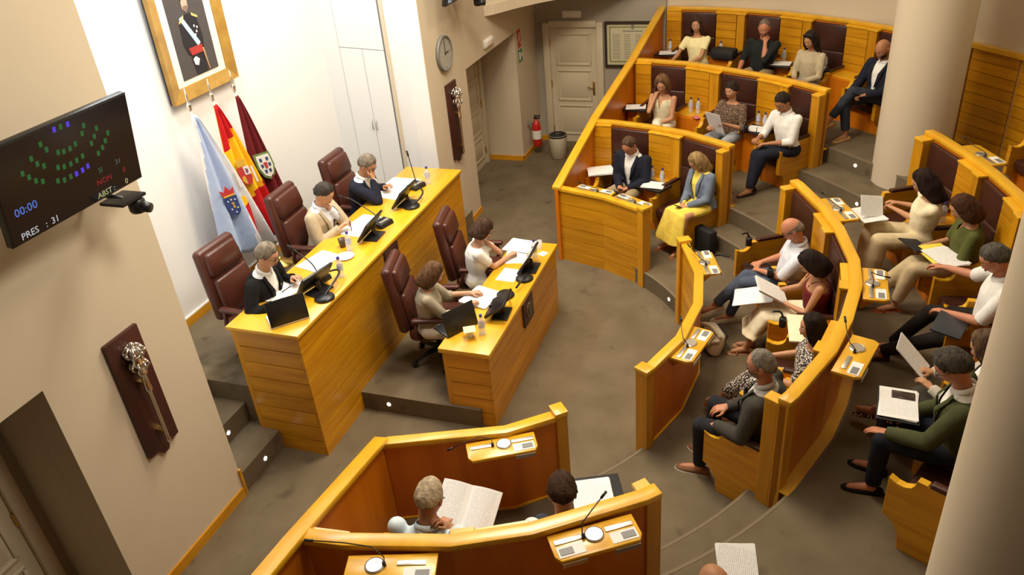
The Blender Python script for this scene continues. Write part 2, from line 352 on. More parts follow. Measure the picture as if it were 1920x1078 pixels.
# service cupboard set flush in the side wall of the niche
sd = thing('cupboard', 'flush white cupboard doors in the side wall of the niche', 'cupboard', (9.40, 5.6, .67), world=True)
def sidep(y0, y1, z0, z1, name, mat='wall_white', th=.012):
    f = lambda y: 9.235+(y-WY-.25)*(.325/1.45)
    return MB().hexa([(f(y0)-th, y0, z0), (f(y0)+.01, y0, z0), (f(y1)+.01, y1, z0), (f(y1)-th, y1, z0), (f(y0)-th, y0, z1), (f(y0)+.01, y0, z1), (f(y1)+.01, y1, z1), (f(y1)-th, y1, z1)]).build(name, M[mat], sd)
sidep(5.20, 6.02, .69, 5.6, 'frame', 'grey', .004)
dl = sidep(5.62, 6.01, .70, 2.84, 'door'); dr = sidep(5.24, 5.612, .70, 2.84, 'door'); sidep(5.24, 6.01, 2.85, 5.6, 'upper_panel'); sidep(5.15, 5.20, .67, 5.65, 'edge_strip', 'wall', .03)
for y in (5.58, 5.65):
    x = 9.235+(y-WY-.25)*(.325/1.45)-.03
    MB().tube([(x+.02, y, 1.72), (x, y, 1.73), (x, y, 1.85), (x+.02, y, 1.86)], .007).build('handle', M['steel'], dl if y > 5.6 else dr, smooth=True)

# ------------------------------------------------------------------ benches of the hemicycle
def pp(mb, a0, a1, R0, R1, d0, d1, z0, z1, mi=0):
    """prism between two radii lines: from d0 to d1 inwards of the rail"""
    return mb.hexa([pol(a0, R0-d1, z0), pol(a1, R1-d1, z0), pol(a1, R1-d0, z0), pol(a0, R0-d0, z0), pol(a0, R0-d1, z1), pol(a1, R1-d1, z1), pol(a1, R1-d0, z1), pol(a0, R0-d0, z1)], mi)
ARM = [(.08, 0), (.08, .66), (.56, .66), (.568, .615), (.595, .58), (.64, .56), (.69, .562), (.745, .585), (.745, .25), (.70, .238), (.655, .20), (.62, .13), (.605, 0)]
def armrest(parent, a, R, zf, sgn, mat='wood'):
    """side panel with a scooped nose in the radial plane at angle a; thickness .05 to the side sgn"""
    t = Vector((math.sin(rad(a)), -math.cos(rad(a)), 0))*sgn*.055
    o = MB().extr([pol(a, R-d, zf+z) for d, z in ARM], t).build('armrest', M[mat], parent, bevel=.004, seg=1)
    tp = MB().extr([pol(a, R-d, zf+z) for d, z in ((.50, .661), (.56, .661), (.568, .616), (.595, .581), (.64, .561), (.69, .563), (.745, .586), (.745, .592), (.69, .569), (.64, .567), (.595, .588), (.575, .62), (.566, .668), (.50, .668))], t)
    tp.build('arm_nose', M['wood_top'], o)
    MB().extr([pol(a, R-d, zf+z) for d, z in ((.13, .655), (.13, .685), (.145, .695), (.475, .695), (.49, .685), (.49, .655))], t).build('arm_pad', M['leather'], o, bevel=.006)
    return o
def shelf(parent, a, R, z, cards=(1, 1), strips=(1, 1), disc=0., goose=None, w=.56):
    """fold-down desk shelf with conference microphone on the outer side of a rail"""
    p = pol(a, R, z); F = frame(p, rad(a)-PI/2)   # +Y away from the centre
    s = MB(F).extr([(-w/2, 0, -.015), (w/2, 0, -.015), (w/2, .17, -.015), (w/2-.03, .215, -.015), (-w/2+.03, .215, -.015), (-w/2, .17, -.015)], (0, 0, .03)).build('desk_shelf', M['wood_top'], parent, bevel=.005)
    WORLD_ORG[s.name] = WORLD_ORG[parent.name]
    MB(F).extr([(-.2, 0, -.016), (-.2, .14, -.016), (-.2, 0, -.14)], (.4, 0, 0)).build('bracket', M['wood'], s)
    MB(F).lathe([(.062, .015), (.062, .022), (.054, .028), (.052, .026)], 24, M=Matrix.Translation((disc, .085, 0))).build('loudspeaker', M['steel'], s)
    for k, sx in ((0, -1), (1, 1)):
        if strips[k]: MB(F).box((sx*.165+disc*.4, .072, .0185), (.18, .038, .007)).build('control_strip', M['steel'], s, bevel=.003)
        if cards[k]:
            MB(F).box((sx*.17, .15, .0165), (.17, .085, .003)).build('name_card', M['card'], s)
            MB(F).box((sx*.20, .152, .0195), (.085, .05, .004)).build('display', M['grey'], s)
            MB(F).box((sx*.17, .222, -.022), (.16, .004, .034)).build('edge_label', M['steel'], s)
    g = goose or [(disc+.07, .085, .018), (disc+.075, .083, .06), (disc+.06, .04, .09), (disc-.02, -.01, .12), (disc-.10, -.05, .16)]
    q = MB(F).tube(g, .004, 6); q.tube([g[-1], tuple(Vector(g[-1]) + (Vector(g[-1])-Vector(g[-2])).normalized()*.055)], .009, 8)
    q.lathe([(.013, 0), (.011, .03)], 10, M=Matrix.Translation((g[0][0], g[0][1], .015)))
    q.build('microphone', M['black'], s, smooth=True)
    return s
def bench(label, verts, kinds, zf, zr, zback, shelves=(), name='bench', end_arms=(True, True), low=0.):
    a0, a1 = verts[0][0], verts[-1][0]; am = (a0+a1)/2
    T = thing(name, label, 'bench', pol(am, verts[0][1]-.3, zf), world=True)
    rail = []; n = len(verts)
    for a, R in verts: rail.append([pol(a, R+.012, zr-.05), pol(a, R+.012, zr), pol(a, R-.095, zr), pol(a, R-.095, zr-.05)])
    MB().rings(rail).build('top_rail', M['wood_top'], T, bevel=.010, seg=2)
    bk = [[pol(a, R-.02, zback), pol(a, R-.02, zr-.045), pol(a, R-.075, zr-.045), pol(a, R-.075, zf)] for a, R in verts]
    MB().rings(bk).build('back_panel', M['wood_red'], T)
    foot = [[pol(a, R+.075, zback-.004), pol(a, R+.075, zback+.006), pol(a, R-.025, zback+.018), pol(a, R-.025, zback-.004)] for a, R in verts]
    MB().rings(foot).build('foot_bead', M['wood_top'], T)
    for i, k in enumerate(kinds):
        (a, R), (b, Q) = verts[i], verts[i+1]; e = math.copysign(.12, b-a)
        if k == 'seat':
            # upper and lower back pads, seat cushion, seat front
            pp(MB(), a+e, b-e, R, Q, .07, .125, zf+.86, zr-.075).build('headrest', M['leather'], T, bevel=.022, seg=3)
            pp(MB(), a+e, b-e, R, Q, .07, .145, zf+.42, zf+.865).build('backrest', M['leather'], T, bevel=.024, seg=3)
            pp(MB(), a+e, b-e, R, Q, .15, .68, zf+.30, zf+.43).build('seat_cushion', M['leather'], T, bevel=.035, seg=3)
            pp(MB(), a, b, R, Q, .12, .58, zf, zf+.31).build('seat_box', M['wood_red'], T)
            da = math.degrees(.055/(R-.4))
            sg = 1 if b < a else -1
            armrest(T, a - .1*sg, R, zf, -1 if b < a else 1); armrest(T, b + .1*sg, Q, zf, 1 if b < a else -1)
        elif k == 'pil':
            m = a+(b-a)*.70; mR = R+(Q-R)*.70
            nb = 5; zz0, zz1 = zf+.62, zr-.075
            for j in range(nb):
                y0 = zz0+(zz1-zz0)*j/nb; y1 = zz0+(zz1-zz0)*(j+1)/nb-.006
                pp(MB(), a, m, R, mR, .072, .150, y0, y1).build('plank', M['wood'], T)
            pp(MB(), m+.15*(1 if b > a else -1), b, mR, Q, .072, .165, zf+.62, zr-.075).build('pilaster', M['wood_vert'], T)
            pp(MB(), a-.15*(1 if b > a else -1), m, R, mR, .07, .160, zr-.075, zr-.05).build('cap', M['wood_top'], T, bevel=.004, seg=1)
            pp(MB(), m, b+.15*(1 if b > a else -1), mR, Q, .07, .178, zr-.075, zr-.05).build('cap', M['wood_top'], T, bevel=.004, seg=1)
            pp(MB(), a, b, R, Q, .15, .45, zf+.60, zf+.625).build('console_top', M['wood_top'], T, bevel=.004, seg=1)
            pp(MB(), a, b, R, Q, .08, .50, zf, zf+.60).build('console_box', M['wood_red'], T)
        elif k == 'panel':
            nb = 6
            for j in range(nb):
                y0 = zf+.3+(zr-.06-zf-.3)*j/nb; y1 = zf+.3+(zr-.06-zf-.3)*(j+1)/nb-.006
                pp(MB(), a, b, R, Q, .072, .13, y0, y1).build('plank', M['wood'], T)
            pp(MB(), a, b, R, Q, .07, .14, zr-.06, zr-.045).build('cap', M['wood_top'], T)
            pp(MB(), a, b, R, Q, .08, .50, zf, zf+.60).build('console_box', M['wood_red'], T)
        elif k == 'post':
            pp(MB(), a, b, R, Q, .09, .20, zf, zr-.085).build('end_post', M['wood_vert'], T, bevel=.004, seg=1)
            pp(MB(), a, b, R, Q, .085, .21, zr-.085, zr-.055).build('post_cap', M['wood_top'], T, bevel=.004, seg=1)
            pp(MB(), a, b, R, Q, .0, .092, min(zf, zback), zr-.05).build('end_upright', M['wood_vert'], T, bevel=.004, seg=1)
    for sh in shelves: shelf(T, **sh)
    return T
Z1, Z2, Z3 = 1.54, 1.95, 2.42
far1 = bench('far front-row bench with two maroon leather seats, ending at the far aisle', [(-8.2, 3.95), (-11.9, 3.98), (-20.7, 4.0), (-27.9, 4.03), (-37.5, 4.02), (-39.3, 4.02)], ['panel', 'seat', 'pil', 'seat', 'post'], F1, Z1, F2)
far2 = bench('far middle-row bench with three maroon leather seats, one step up', [(-8.3, 5.66), (-10.9, 5.66), (-16.9, 5.66), (-22.9, 5.60), (-29.6, 5.58), (-35.0, 5.56), (-39.6, 5.54), (-41.0, 5.54)], ['panel', 'seat', 'pil', 'seat', 'pil', 'seat', 'post'], F2, Z2, F3)
far3 = bench('far top-row bench with four maroon leather seats against the wall', [(-8.4, 7.16), (-10.4, 7.16), (-15.3, 7.18), (-19.2, 7.18), (-24.0, 7.18), (-28.3, 7.14), (-33.0, 7.12), (-37.2, 7.08), (-41.8, 7.06)], ['panel', 'seat', 'pil', 'seat', 'pil', 'seat', 'pil', 'seat'], F3, Z3, F3)
mid1 = bench('long curved middle front-row bench with four maroon leather seats', [(-57.4, 3.95), (-59.2, 3.95), (-69.1, 3.93), (-75.7, 3.93), (-85.4, 3.95), (-92.2, 3.95), (-100.8, 3.93), (-107.9, 3.93), (-118.0, 3.94), (-119.6, 3.94)],
             ['post', 'seat', 'pil', 'seat', 'pil', 'seat', 'pil', 'seat', 'post'], F1, Z1, F2,
             shelves=[dict(a=-68.5, R=3.96, z=1.48, disc=.0), dict(a=-90.5, R=3.96, z=1.48, goose=[(.07, .085, .018), (.1, .08, .12), (.0, .06, .13), (-.06, .13, .07), (-.1, .19, .04)]), dict(a=-107.0, R=3.96, z=1.48, cards=(0, 1), strips=(0, 1), disc=-.1)])
mid2 = bench('curved middle second-row bench between the two round columns', [(-59.6, 5.44), (-61.3, 5.44), (-67.9, 5.42), (-72.5, 5.42), (-78.1, 5.42), (-82.7, 5.42), (-88.3, 5.42), (-92.9, 5.42), (-98.5, 5.42), (-103.1, 5.42), (-108.7, 5.42), (-112.2, 5.42), (-118.0, 5.42), (-119.5, 5.42)],
             ['post', 'seat', 'pil', 'seat', 'pil', 'seat', 'pil', 'seat', 'pil', 'seat', 'pil', 'seat', 'post'], F2, Z2, .88,
             shelves=[dict(a=-67.2, R=5.45, z=1.89, cards=(0, 1), strips=(0, 1))])
mid3 = bench('middle top-row bench end showing one arm at the right edge', [(-60.4, 7.06), (-61.6, 7.06), (-66.0, 7.06), (-69.5, 7.06)], ['post', 'seat', 'pil'], F3, Z3, F3)
near1 = bench('near front-row bench with its back to the camera', [(-138.3, 4.06), (-139.9, 4.07), (-150.8, 4.09), (-157.8, 4.09), (-167.4, 4.05), (-171.2, 4.03)], ['post', 'seat', 'pil', 'seat', 'panel'], F1, Z1, F2,
              shelves=[dict(a=-145.6, R=4.09, z=1.48), dict(a=-162.8, R=4.09, z=1.48, cards=(1, 0), strips=(1, 0), disc=.1, goose=[(.04, .085, .018), (.04, .06, .06), (.12, .0, .085), (.3, -.03, .095), (.50, -.05, .10)])])
near2 = bench('near middle-row bench below the camera', [(-137.4, 5.5), (-139, 5.5), (-145, 5.5), (-149.5, 5.5)], ['post', 'seat', 'pil'], F2, Z2, F3)

# front barriers with plank fronts
def barrier(label, verts, posts, rows=6, shelves=(), zt=1.08):
    am = (verts[0][0]+verts[-1][0])/2
    T = thing('barrier', label, 'barrier', pol(am, 2.55, 0), world=True)
    MB().rings([[pol(a, R+.05, zt-.055), pol(a, R+.05, zt), pol(a, R-.05, zt), pol(a, R-.05, zt-.055)] for a, R in verts]).build('top_rail', M['wood_top'], T, bevel=.010)
    MB().rings([[pol(a, R+.03, F1), pol(a, R+.03, zt-.05), pol(a, R+.0, zt-.05), pol(a, R+.0, F1)] for a, R in verts]).build('inner_panel', M['wood_red'], T)
    MB().rings([[pol(a, R+.045, F1), pol(a, R+.045, F1+.018), pol(a, R+.03, F1+.018), pol(a, R+.03, F1)] for a, R in verts]).build('foot_bead', M['wood_top'], T)
    for (a, R), (b, Q) in zip(verts, verts[1:]):
        for j in range(rows):
            y0 = (zt-.06)*j/rows; y1 = (zt-.06)*(j+1)/rows-.007
            MB().hexa([pol(a, R-.03, y0), pol(b, Q-.03, y0), pol(b, Q, y0), pol(a, R, y0), pol(a, R-.03, y1), pol(b, Q-.03, y1), pol(b, Q, y1), pol(a, R, y1)]).build('plank', M['wood'], T)
    for a, R in posts:
        F = frame(pol(a, R, 0), rad(a)-PI/2)
        MB(F).box((0, 0, (zt-.01)/2), (.10, .13, zt-.01)).build('end_post', M['wood_vert'], T, bevel=.004, seg=1)
        MB(F).box((0, 0, zt+.012), (.115, .145, .044)).build('post_cap', M['wood_top'], T, bevel=.005)
    for sh in shelves: shelf(T, **sh)
    return T
barrier('far front barrier of horizontal planks before the far bench', [(-8.0, 2.57), (-23.6, 2.56), (-37.4, 2.58)], [(-38.4, 2.58)], shelves=[dict(a=-18, R=2.60, z=1.02), dict(a=-31, R=2.60, z=1.02)])
barrier('middle front barrier, a free-standing bent wooden screen with two shelves', [(-60.8, 2.54), (-76, 2.53), (-90, 2.53), (-104, 2.53), (-117.0, 2.53)], [(-60, 2.54), (-118.0, 2.53)], shelves=[dict(a=-70.0, R=2.55, z=1.02, w=.5), dict(a=-104.0, R=2.54, z=1.02, cards=(1, 1))])
barrier('near front barrier with one microphone shelf on its inside', [(-139.8, 2.53), (-149.5, 2.56), (-171.5, 2.60)], [(-138.9, 2.52)], shelves=[dict(a=-150.8, R=2.60, z=1.02, cards=(1, 0), disc=-.02, goose=[(.07, .085, .018), (.07, .03, .05), (.16, .0, .06), (.3, -.0, .03), (.38, .0, .0)])])
# raking side walls of the hemicycle ends
def rake(label, a, pts):
    """pts: (R, z_top) along the radial line"""
    T = thing('side_wall', label, 'partition', pol(a, pts[0][0], 0), world=True)
    t = Vector((math.sin(rad(a)), -math.cos(rad(a)), 0))
    o = [pol(a, R, 0) for R, z in pts]
    pr = MB()
    for (R, z), (Q, y) in zip(pts, pts[1:]):
        pr.extr([pol(a, R, 0), pol(a, Q, 0), pol(a, Q, y-.05), pol(a, R, z-.05)], t*.05)
    pr.build('panel', M['wood_red'], T)
    rr = []
    for R, z in pts:
        p = Vector(pol(a, R, z)); s = t*.035; c = p + t*.025
        rr.append([tuple(c-t*.06-Vector((0, 0, .055))), tuple(c+t*.06-Vector((0, 0, .055))), tuple(c+t*.06), tuple(c-t*.06)])
    MB().rings(rr).build('hand_rail', M['wood_top'], T, bevel=.010)
    return T
rake('raking wooden side wall closing the far benches towards the door', -7.4, [(2.50, 1.10), (3.95, 1.575), (5.66, 1.99), (7.2, 2.46)])
rake('raking wooden side wall closing the near benches on the left', -171.6, [(2.58, 1.10), (4.05, 1.575), (5.5, 1.99), (6.9, 2.40)])

# ------------------------------------------------------------------ the two desks of the presidency
def desk(name, label, x0, x1, y0, y1, zt, rows, th, z_end=0.):
    T = thing(name, label, 'desk', ((x0+x1)/2, (y0+y1)/2, 0), world=True)
    MB().bb(x0, x1, y0, y1, zt-th, zt).build('desktop', M['wood_top'], T, bevel=.005)
    i = .022; zb = zt-th
    MB().bb(x0+.05, x1-.05, y0+.05, y1-.25, .0, zb-.005).build('core', M['wood_end'], T)
    for j in range(rows):
        a = zb*j/rows; b = zb*(j+1)/rows-.009
        MB().bb(x0+i, x1-i, y0+i, y0+i+.03, a, b).build('plank', M['wood'], T)
        MB().bb(x0+i, x0+i+.03, y0+i+.031, y1-.08, a, b).build('plank', M['wood'], T)
        MB().bb(x1-i-.03, x1-i, y0+i+.031, y1-.08, a, b).build('plank', M['wood'], T)
    for x in (x0+i, x1-i-.04): MB().bb(x, x+.04, y1-.079, y1-.03, 0, zb).build('edge_upright', M['wood_vert'], T)
    return T
dais = desk('presidency_desk', 'long tall wooden desk of the presidency on the white niche platform', 4.85, 8.77, 4.09, 4.885, 1.455, 8, .04)
small = desk('secretary_desk', 'lower wooden desk standing in front of the tall one', 5.65, 7.97, 2.585, 3.13, .92, 5, .055)
def plaque(label, x0, x1, y, z0, z1):
    T = thing('plaque', label, 'plaque', ((x0+x1)/2, y, z0), world=True); xc, zc = (x0+x1)/2, (z0+z1)/2
    MB().bb(x0, x1, y-.022, y, z0, z1).build('board', M['mahog'], T, bevel=.005)
    F = frame((xc, y-.024, zc), 0, PI/2)
    r = min(x1-x0, z1-z0)*.30
    MB(F).lathe([(r*1.0, 0), (r*1.0, .006), (r*.85, .010), (r*.8, .004), (.001, .004)], 24).build('ring', M['emblem'], T)
    MB(F).box((0, r*.2, .008), (r*.8, r*.9, .008)).box((0, -r*.45, .008), (r*.5, r*.35, .008)).lathe([(r*.18, .0), (r*.18, .014)], 10, M=Matrix.Translation((0, r*.85, 0))).build('shield', M['emblem'], T)
plaque('dark red plaque with a round emblem on the tall desk front', 6.56, 6.87, 4.11, 1.00, 1.40)
plaque('dark red plaque with a round emblem on the small desk front', 6.67, 6.98, 2.605, .56, .855)

# ------------------------------------------------------------------ people
REMESH = []          # (object, after) : solidified in one pass at the end
def remesh(o, vox, smooth=2, after=None):
    m = o.modifiers.new('r', 'REMESH'); m.mode = 'VOXEL'; m.voxel_size = vox; m.use_smooth_shade = True
    if smooth: k = o.modifiers.new('s', 'SMOOTH'); k.factor = .5; k.iterations = smooth
    REMESH.append((o, after)); return o
V = lambda *a: np.array(a, float)
def nrm(a): a = np.asarray(a, float); return a/(np.linalg.norm(a)+1e-12)
def ik(S, T, a, b, pole):
    d = T-S; L = np.linalg.norm(d)
    if L > (a+b)*.995: T = S+d/L*(a+b)*.995; d = T-S; L = np.linalg.norm(d)
    x = (a*a-b*b+L*L)/(2*L); h = math.sqrt(max(0, a*a-x*x)); u = d/L
    p = np.asarray(pole, float); p = nrm(p-u*np.dot(p, u)); return S+u*x+p*h, T
def rotm(yaw, pitch, roll):
    cz, sz = math.cos(yaw), math.sin(yaw); cp, sp_ = math.cos(-pitch), math.sin(-pitch); cr, sr = math.cos(roll), math.sin(roll)
    return np.array([[cz, -sz, 0], [sz, cz, 0], [0, 0, 1]]) @ np.array([[1, 0, 0], [0, cp, -sp_], [0, sp_, cp]]) @ np.array([[cr, 0, sr], [0, 1, 0], [-sr, 0, cr]])
HA, HB, HC = .077, .097, .118
def head_surface(n=30, m=22, fem=False):
    """rings of a head around its centre; x right, y to the face, z up"""
    R = []
    for k in range(1, m):
        ph = PI*k/m; z = -math.cos(ph); rr = []
        for i in range(n):
            th = 2*PI*i/n; x = math.sin(ph)*math.cos(th); y = math.sin(ph)*math.sin(th)
            X, Y, Z = HA*x, HB*y, HC*z
            if z < 0:                                  # jaw
                q = (-z)**1.4; X *= 1-.30*q; Y = Y*(1-.22*q) + .020*q
                if y < 0: Y *= 1-.28*q
            if y < 0 and z > -.3: Y *= 1.06
            if y > 0:
                Y = min(Y, HB*.93) + .0
                g = lambda cx, cz, sx, sz: math.exp(-((X-cx)/sx)**2-((Z-cz)/sz)**2)
                Y += .026*g(0, -.026, .011, .013) + .012*g(0, -.004, .009, .02)      # nose
                Y += .006*g(0, .026, .045, .010)                                       # brow
                Y -= .011*(g(.031, .004, .017, .012)+g(-.031, .004, .017, .012))       # eye sockets
                Y += .005*(g(.04, -.03, .02, .018)+g(-.04, -.03, .02, .018))           # cheeks
                Y += .007*g(0, -.062, .022, .010) + .009*g(0, -.098, .020, .014)       # lips, chin
            rr.append((X, Y, Z))
        R.append(rr)
    return R
def hair_shell(style, th):
    """outer and inner grids over azimuth (0 = face) and length"""
    NA, NT = 40, 14
    O, I = [], []
    for i in range(NA):
        az = 360*i/NA; d = min(az, 360-az)             # 0 front .. 180 back
        def lerp(t): 
            for (a, x), (b, y) in zip(t, t[1:]):
                if d <= b: return x+(y-x)*(d-a)/(b-a)
            return t[-1][1]
        if style == 'short':  zb = lerp([(0, .070), (35, .062), (55, .03), (78, .0), (100, -.012), (120, -.035), (180, -.062)])
        elif style == 'recede': zb = lerp([(0, .098), (30, .088), (45, .06), (72, .01), (100, -.012), (120, -.035), (180, -.062)])
        elif style == 'fringe': zb = lerp([(0, .045), (40, .04), (60, -.03), (80, -.085), (180, -.11)])
        elif style == 'bob':  zb = lerp([(0, .078), (30, .066), (48, .02), (62, -.09), (85, -.155), (180, -.165)])
        elif style == 'long': zb = lerp([(0, .078), (30, .066), (46, .02), (58, -.10), (80, -.22), (180, -.27)])
        elif style == 'pixie': zb = lerp([(0, .055), (40, .045), (60, .0), (85, -.03), (110, -.05), (180, -.085)])
        elif style == 'up':   zb = lerp([(0, .080), (40, .062), (60, .02), (85, .0), (110, -.03), (180, -.05)])
        elif style == 'bald': zb = lerp([(0, .02), (60, .02), (78, .0), (100, -.012), (120, -.035), (180, -.058)])
        ztop = HC if style != 'bald' else lerp([(0, .02), (60, .02), (80, .035), (180, .045)])
        o, n_ = [], []
        for k in range(NT+1):
            t = k/NT
            if style == 'bald':
                z = ztop+(zb-ztop)*t; tt = .004
            else:
                pmax = math.acos(max(-.05, min(1, zb/HC))) if zb > -.005 else PI/2
                frac = 1 if zb > -.005 else .62
                if t <= frac: z = HC*math.cos(pmax*t/frac)
                else: z = zb*(t-frac)/(1-frac)
                tt = th*(1 if style in ('bob', 'long', 'fringe') and d > 50 else min(1, .06+(1-t)*2.3))
            r = math.sqrt(max(0, 1-min(1, z/HC)**2)) if z > 0 else 1.
            flare = 0
            if z < 0 and style in ('bob', 'long', 'fringe'): r = 1. + .10*math.sin(min(1, -z/.12)*PI*.9); flare = .0
            elif z < 0: r = 1-.12*(-z/HC)-.25*(z/HC)**2
            e = 1
            a = rad(az); back = -.010 if z < 0 else -.004
            j = (rng.random()-.5)*th*.55
            for L_, q in ((o, tt*e+j), (n_, -.004)):
                top = q if z > .6*HC else 0
                L_.append(((HA+q)*r*math.sin(a), (HB+q)*r*math.cos(a)+back*(1 if d > 60 else d/60), z*(1+top/HC)))
        O.append(o); I.append(n_)
    return O, I
def build_hair(style, th, T3, mat, parent, name='hair'):
    O, I = hair_shell(style, th); NA, NT = len(O), len(O[0])
    v = []; f = []
    for G in (O, I):
        for a in G: v += a
    idx = lambda s, i, k: s*NA*NT+(i % NA)*NT+k
    for i in range(NA):
        for k in range(NT-1):
            f.append((idx(0, i, k), idx(0, i+1, k), idx(0, i+1, k+1), idx(0, i, k+1)))
        f.append((idx(0, i, NT-1), idx(0, i+1, NT-1), idx(1, i+1, NT-1), idx(1, i, NT-1)))
        f.append((idx(1, i+1, NT-2), idx(1, i, NT-2), idx(1, i, NT-1), idx(1, i+1, NT-1)))
    v = [tuple(T3(p)) for p in v]
    b = MB(); b.add(v, f); o = b.build(name, mat, parent, smooth=True); return o
def skin(c): 
    return noisy('skin', c, tuple(min(1, x*1.12) for x in c), 9, .5, .05, 60, spec=.3)
SK = {'fair': skin((.56, .305, .185)), 'warm': skin((.50, .255, .14)), 'tan': skin((.40, .185, .09)), 'red': skin((.50, .215, .12))}
HAIRM = {}
def hairm(c):
    if c not in HAIRM: HAIRM[c] = noisy('hair', tuple(x*.6 for x in c), tuple(min(1, x*1.5+.006) for x in c), 26, .75, .8, 70, (1, 1, .3), spec=.15)
    return HAIRM[c]
EYE = plain('eye', (.03, .02, .015), .2); EYEW = plain('eye_white', (.62, .58, .54), .35); LIP = plain('lips', (.36, .115, .085), .5); LIPR = plain('lipstick', (.42, .05, .05), .4)
LENS = glassy('lens', (.5, .5, .5), .16)
PEOPLE = {}
def person(key, label, head, seat, floor, face, s=1.0, fem=False, lean=4., side=0., twist=0., hyaw=0., hpitch=22., hroll=0., R=(.16, .34, .20), L=(-.16, .34, .20), rdir=None, ldir=None, rcurl=28, lcurl=28,
           rpole=None, lpole=None, rpalm=None, lpalm=None, legs='sit', tone='fair', hair=('short', (.05, .035, .025), .012), top=None, bottom=None, shoes=None, glasses=None, build_=1.0, extra=None, beard=None, lips=False, feet=None, earring=False, shrug=0.):
    """a seated figure. head=(x, y): where the head is above the floor plan; face=(x, y): a point the body faces"""
    s = s*1.1
    # --- skeleton in the figure's own frame: x right, y forward, z up from the seat
    u = nrm(V(math.tan(rad(side)), math.tan(rad(lean)), 1)); rt = V(math.cos(rad(twist)), math.sin(rad(twist)), 0); rt = nrm(rt-u*np.dot(rt, u)); fw = np.cross(u, rt)
    hip = V(0, 0, .09)*s; nb = hip+u*.475*s; shw = (.165 if fem else .192)*s
    sh = {1: hip+u*(.408+shrug)*s+rt*shw, -1: hip+u*(.408+shrug)*s-rt*shw}
    hd = nrm(u*.6+V(0, 0, .5)+fw*.22*math.sin(rad(hpitch))); nt = nb+hd*.046*s
    HR = rotm(rad(twist+hyaw), rad(hpitch), rad(hroll)); hc = nt + (HR @ V(0, .012, .108))*s
    T3 = lambda p: hc+HR @ (np.asarray(p, float)*s)
    dx, dy = face[0]-head[0], face[1]-head[1]; rz = math.atan2(-dx, dy)
    cz, sz = math.cos(rz), math.sin(rz)
    ox = head[0]-(cz*hc[0]-sz*hc[1]); oy = head[1]-(sz*hc[0]+cz*hc[1])
    P = thing('person', label, 'person', (ox, oy, seat), rotz=rz)
    W = Matrix.Translation((ox, oy, seat)) @ Matrix.Rotation(rz, 4, 'Z')
    arms = {}
    for sg, tgt, pole in ((1, R, rpole), (-1, L, lpole)):
        t = tgt
        if isinstance(t, str):
            if t == 'chin': t = hc+HR @ (V(sg*.035, .115, -.150)*s)
            elif t == 'cheek': t = hc+HR @ (V(sg*.085, .065, -.145)*s)
            elif t == 'brow': t = hc+HR @ (V(sg*.055, .14, -.085)*s)
        elif t[0] == 'w':
            q = W.inverted() @ Vector(t[1:]); t = V(*q)
            if len(tgt) == 4: t = t-nrm((t-sh[sg])*V(1, 1, .3))*.07*s
        t = np.asarray(t, float)
        if pole is None: pole = (sg*.55, -.35, -1) if not isinstance(tgt, str) else (sg*.35, .5, -1)
        el, wr = ik(sh[sg], t, .285*s, .25*s, pole); arms[sg] = (el, wr)
    lg = {}; fl = floor-seat
    hj = {1: hip+V(.095, 0, 0)*s, -1: hip-V(.095, 0, 0)*s}
    A = {1: V(.12, .50, fl+.085), -1: V(-.12, .50, fl+.085)}
    pole = {1: (.15, .5, 1), -1: (-.15, .5, 1)}; fd = {1: V(.15, 1, -.1), -1: V(-.15, 1, -.1)}
    if legs == 'crossR': A[1] = V(-.20, .66, fl+.30); pole[1] = (-.1, .3, 1); fd[1] = V(-.25, 1, -.25); A[-1] = V(-.08, .44, fl+.085)
    elif legs == 'crossL': A[-1] = V(.20, .66, fl+.30); pole[-1] = (.1, .3, 1); fd[-1] = V(.25, 1, -.25); A[1] = V(.08, .44, fl+.085)
    elif legs == 'ankle': A[1] = V(.0, .62, fl+.085); A[-1] = V(.05, .55, fl+.10)
    elif legs == 'out': A[1] = V(.14, .74, fl+.085); A[-1] = V(-.16, .62, fl+.085)
    elif legs == 'back': A[1] = V(.12, .30, fl+.09); A[-1] = V(-.12, .34, fl+.09)
    if feet: 
        for k_, p_ in feet.items(): A[k_] = V(*p_)+V(0, 0, fl)
    for sg in (1, -1):
        kn, an = ik(hj[sg], A[sg], .435*s, .43*s, pole[sg]); lg[sg] = (kn, an)
    skm = SK[tone]
    # --- body: one continuous skin surface
    B = MB(); w = build_*s
    def torso(mb, g, t0=0., t1=1., belly=0., cuts=None):
        prof = cuts or [(0., .165, .115, 0), (.14, .150, .112, .008), (.30, .140 if not fem else .128, .108, .012), (.52, .160 if not fem else .145, .120, .008), (.72, .172 if not fem else .152, .118 if not fem else .122, .0), (.86, .158 if not fem else .140, .094, -.006), (.95, .105, .072, -.008), (1., .068, .062, -.004)]
        rr = []
        for t, a, b, off in prof:
            if t < t0-1e-6 or t > t1+1e-6: continue
            be = belly*math.exp(-((t-.22)/.2)**2)
            c = hip+u*(t*.475*s-.02*s)+fw*(off*s+be*.5); ww = (build_ if t < .9 else 1)
            rr.append([tuple(c+rt*((a*ww)*s+g)*math.cos(q)+fw*((b*ww)*s+g+be*.5)*math.sin(q)) for q in [2*PI*i/20 for i in range(20)]])
        mb.rings(rr)
    torso(B, -.012)
    B.cap(nb-u*.05*s, nt+HR @ V(0, .0, .05)*s, .056*s*(1 if not fem else .86), .052*s*(1 if not fem else .86))
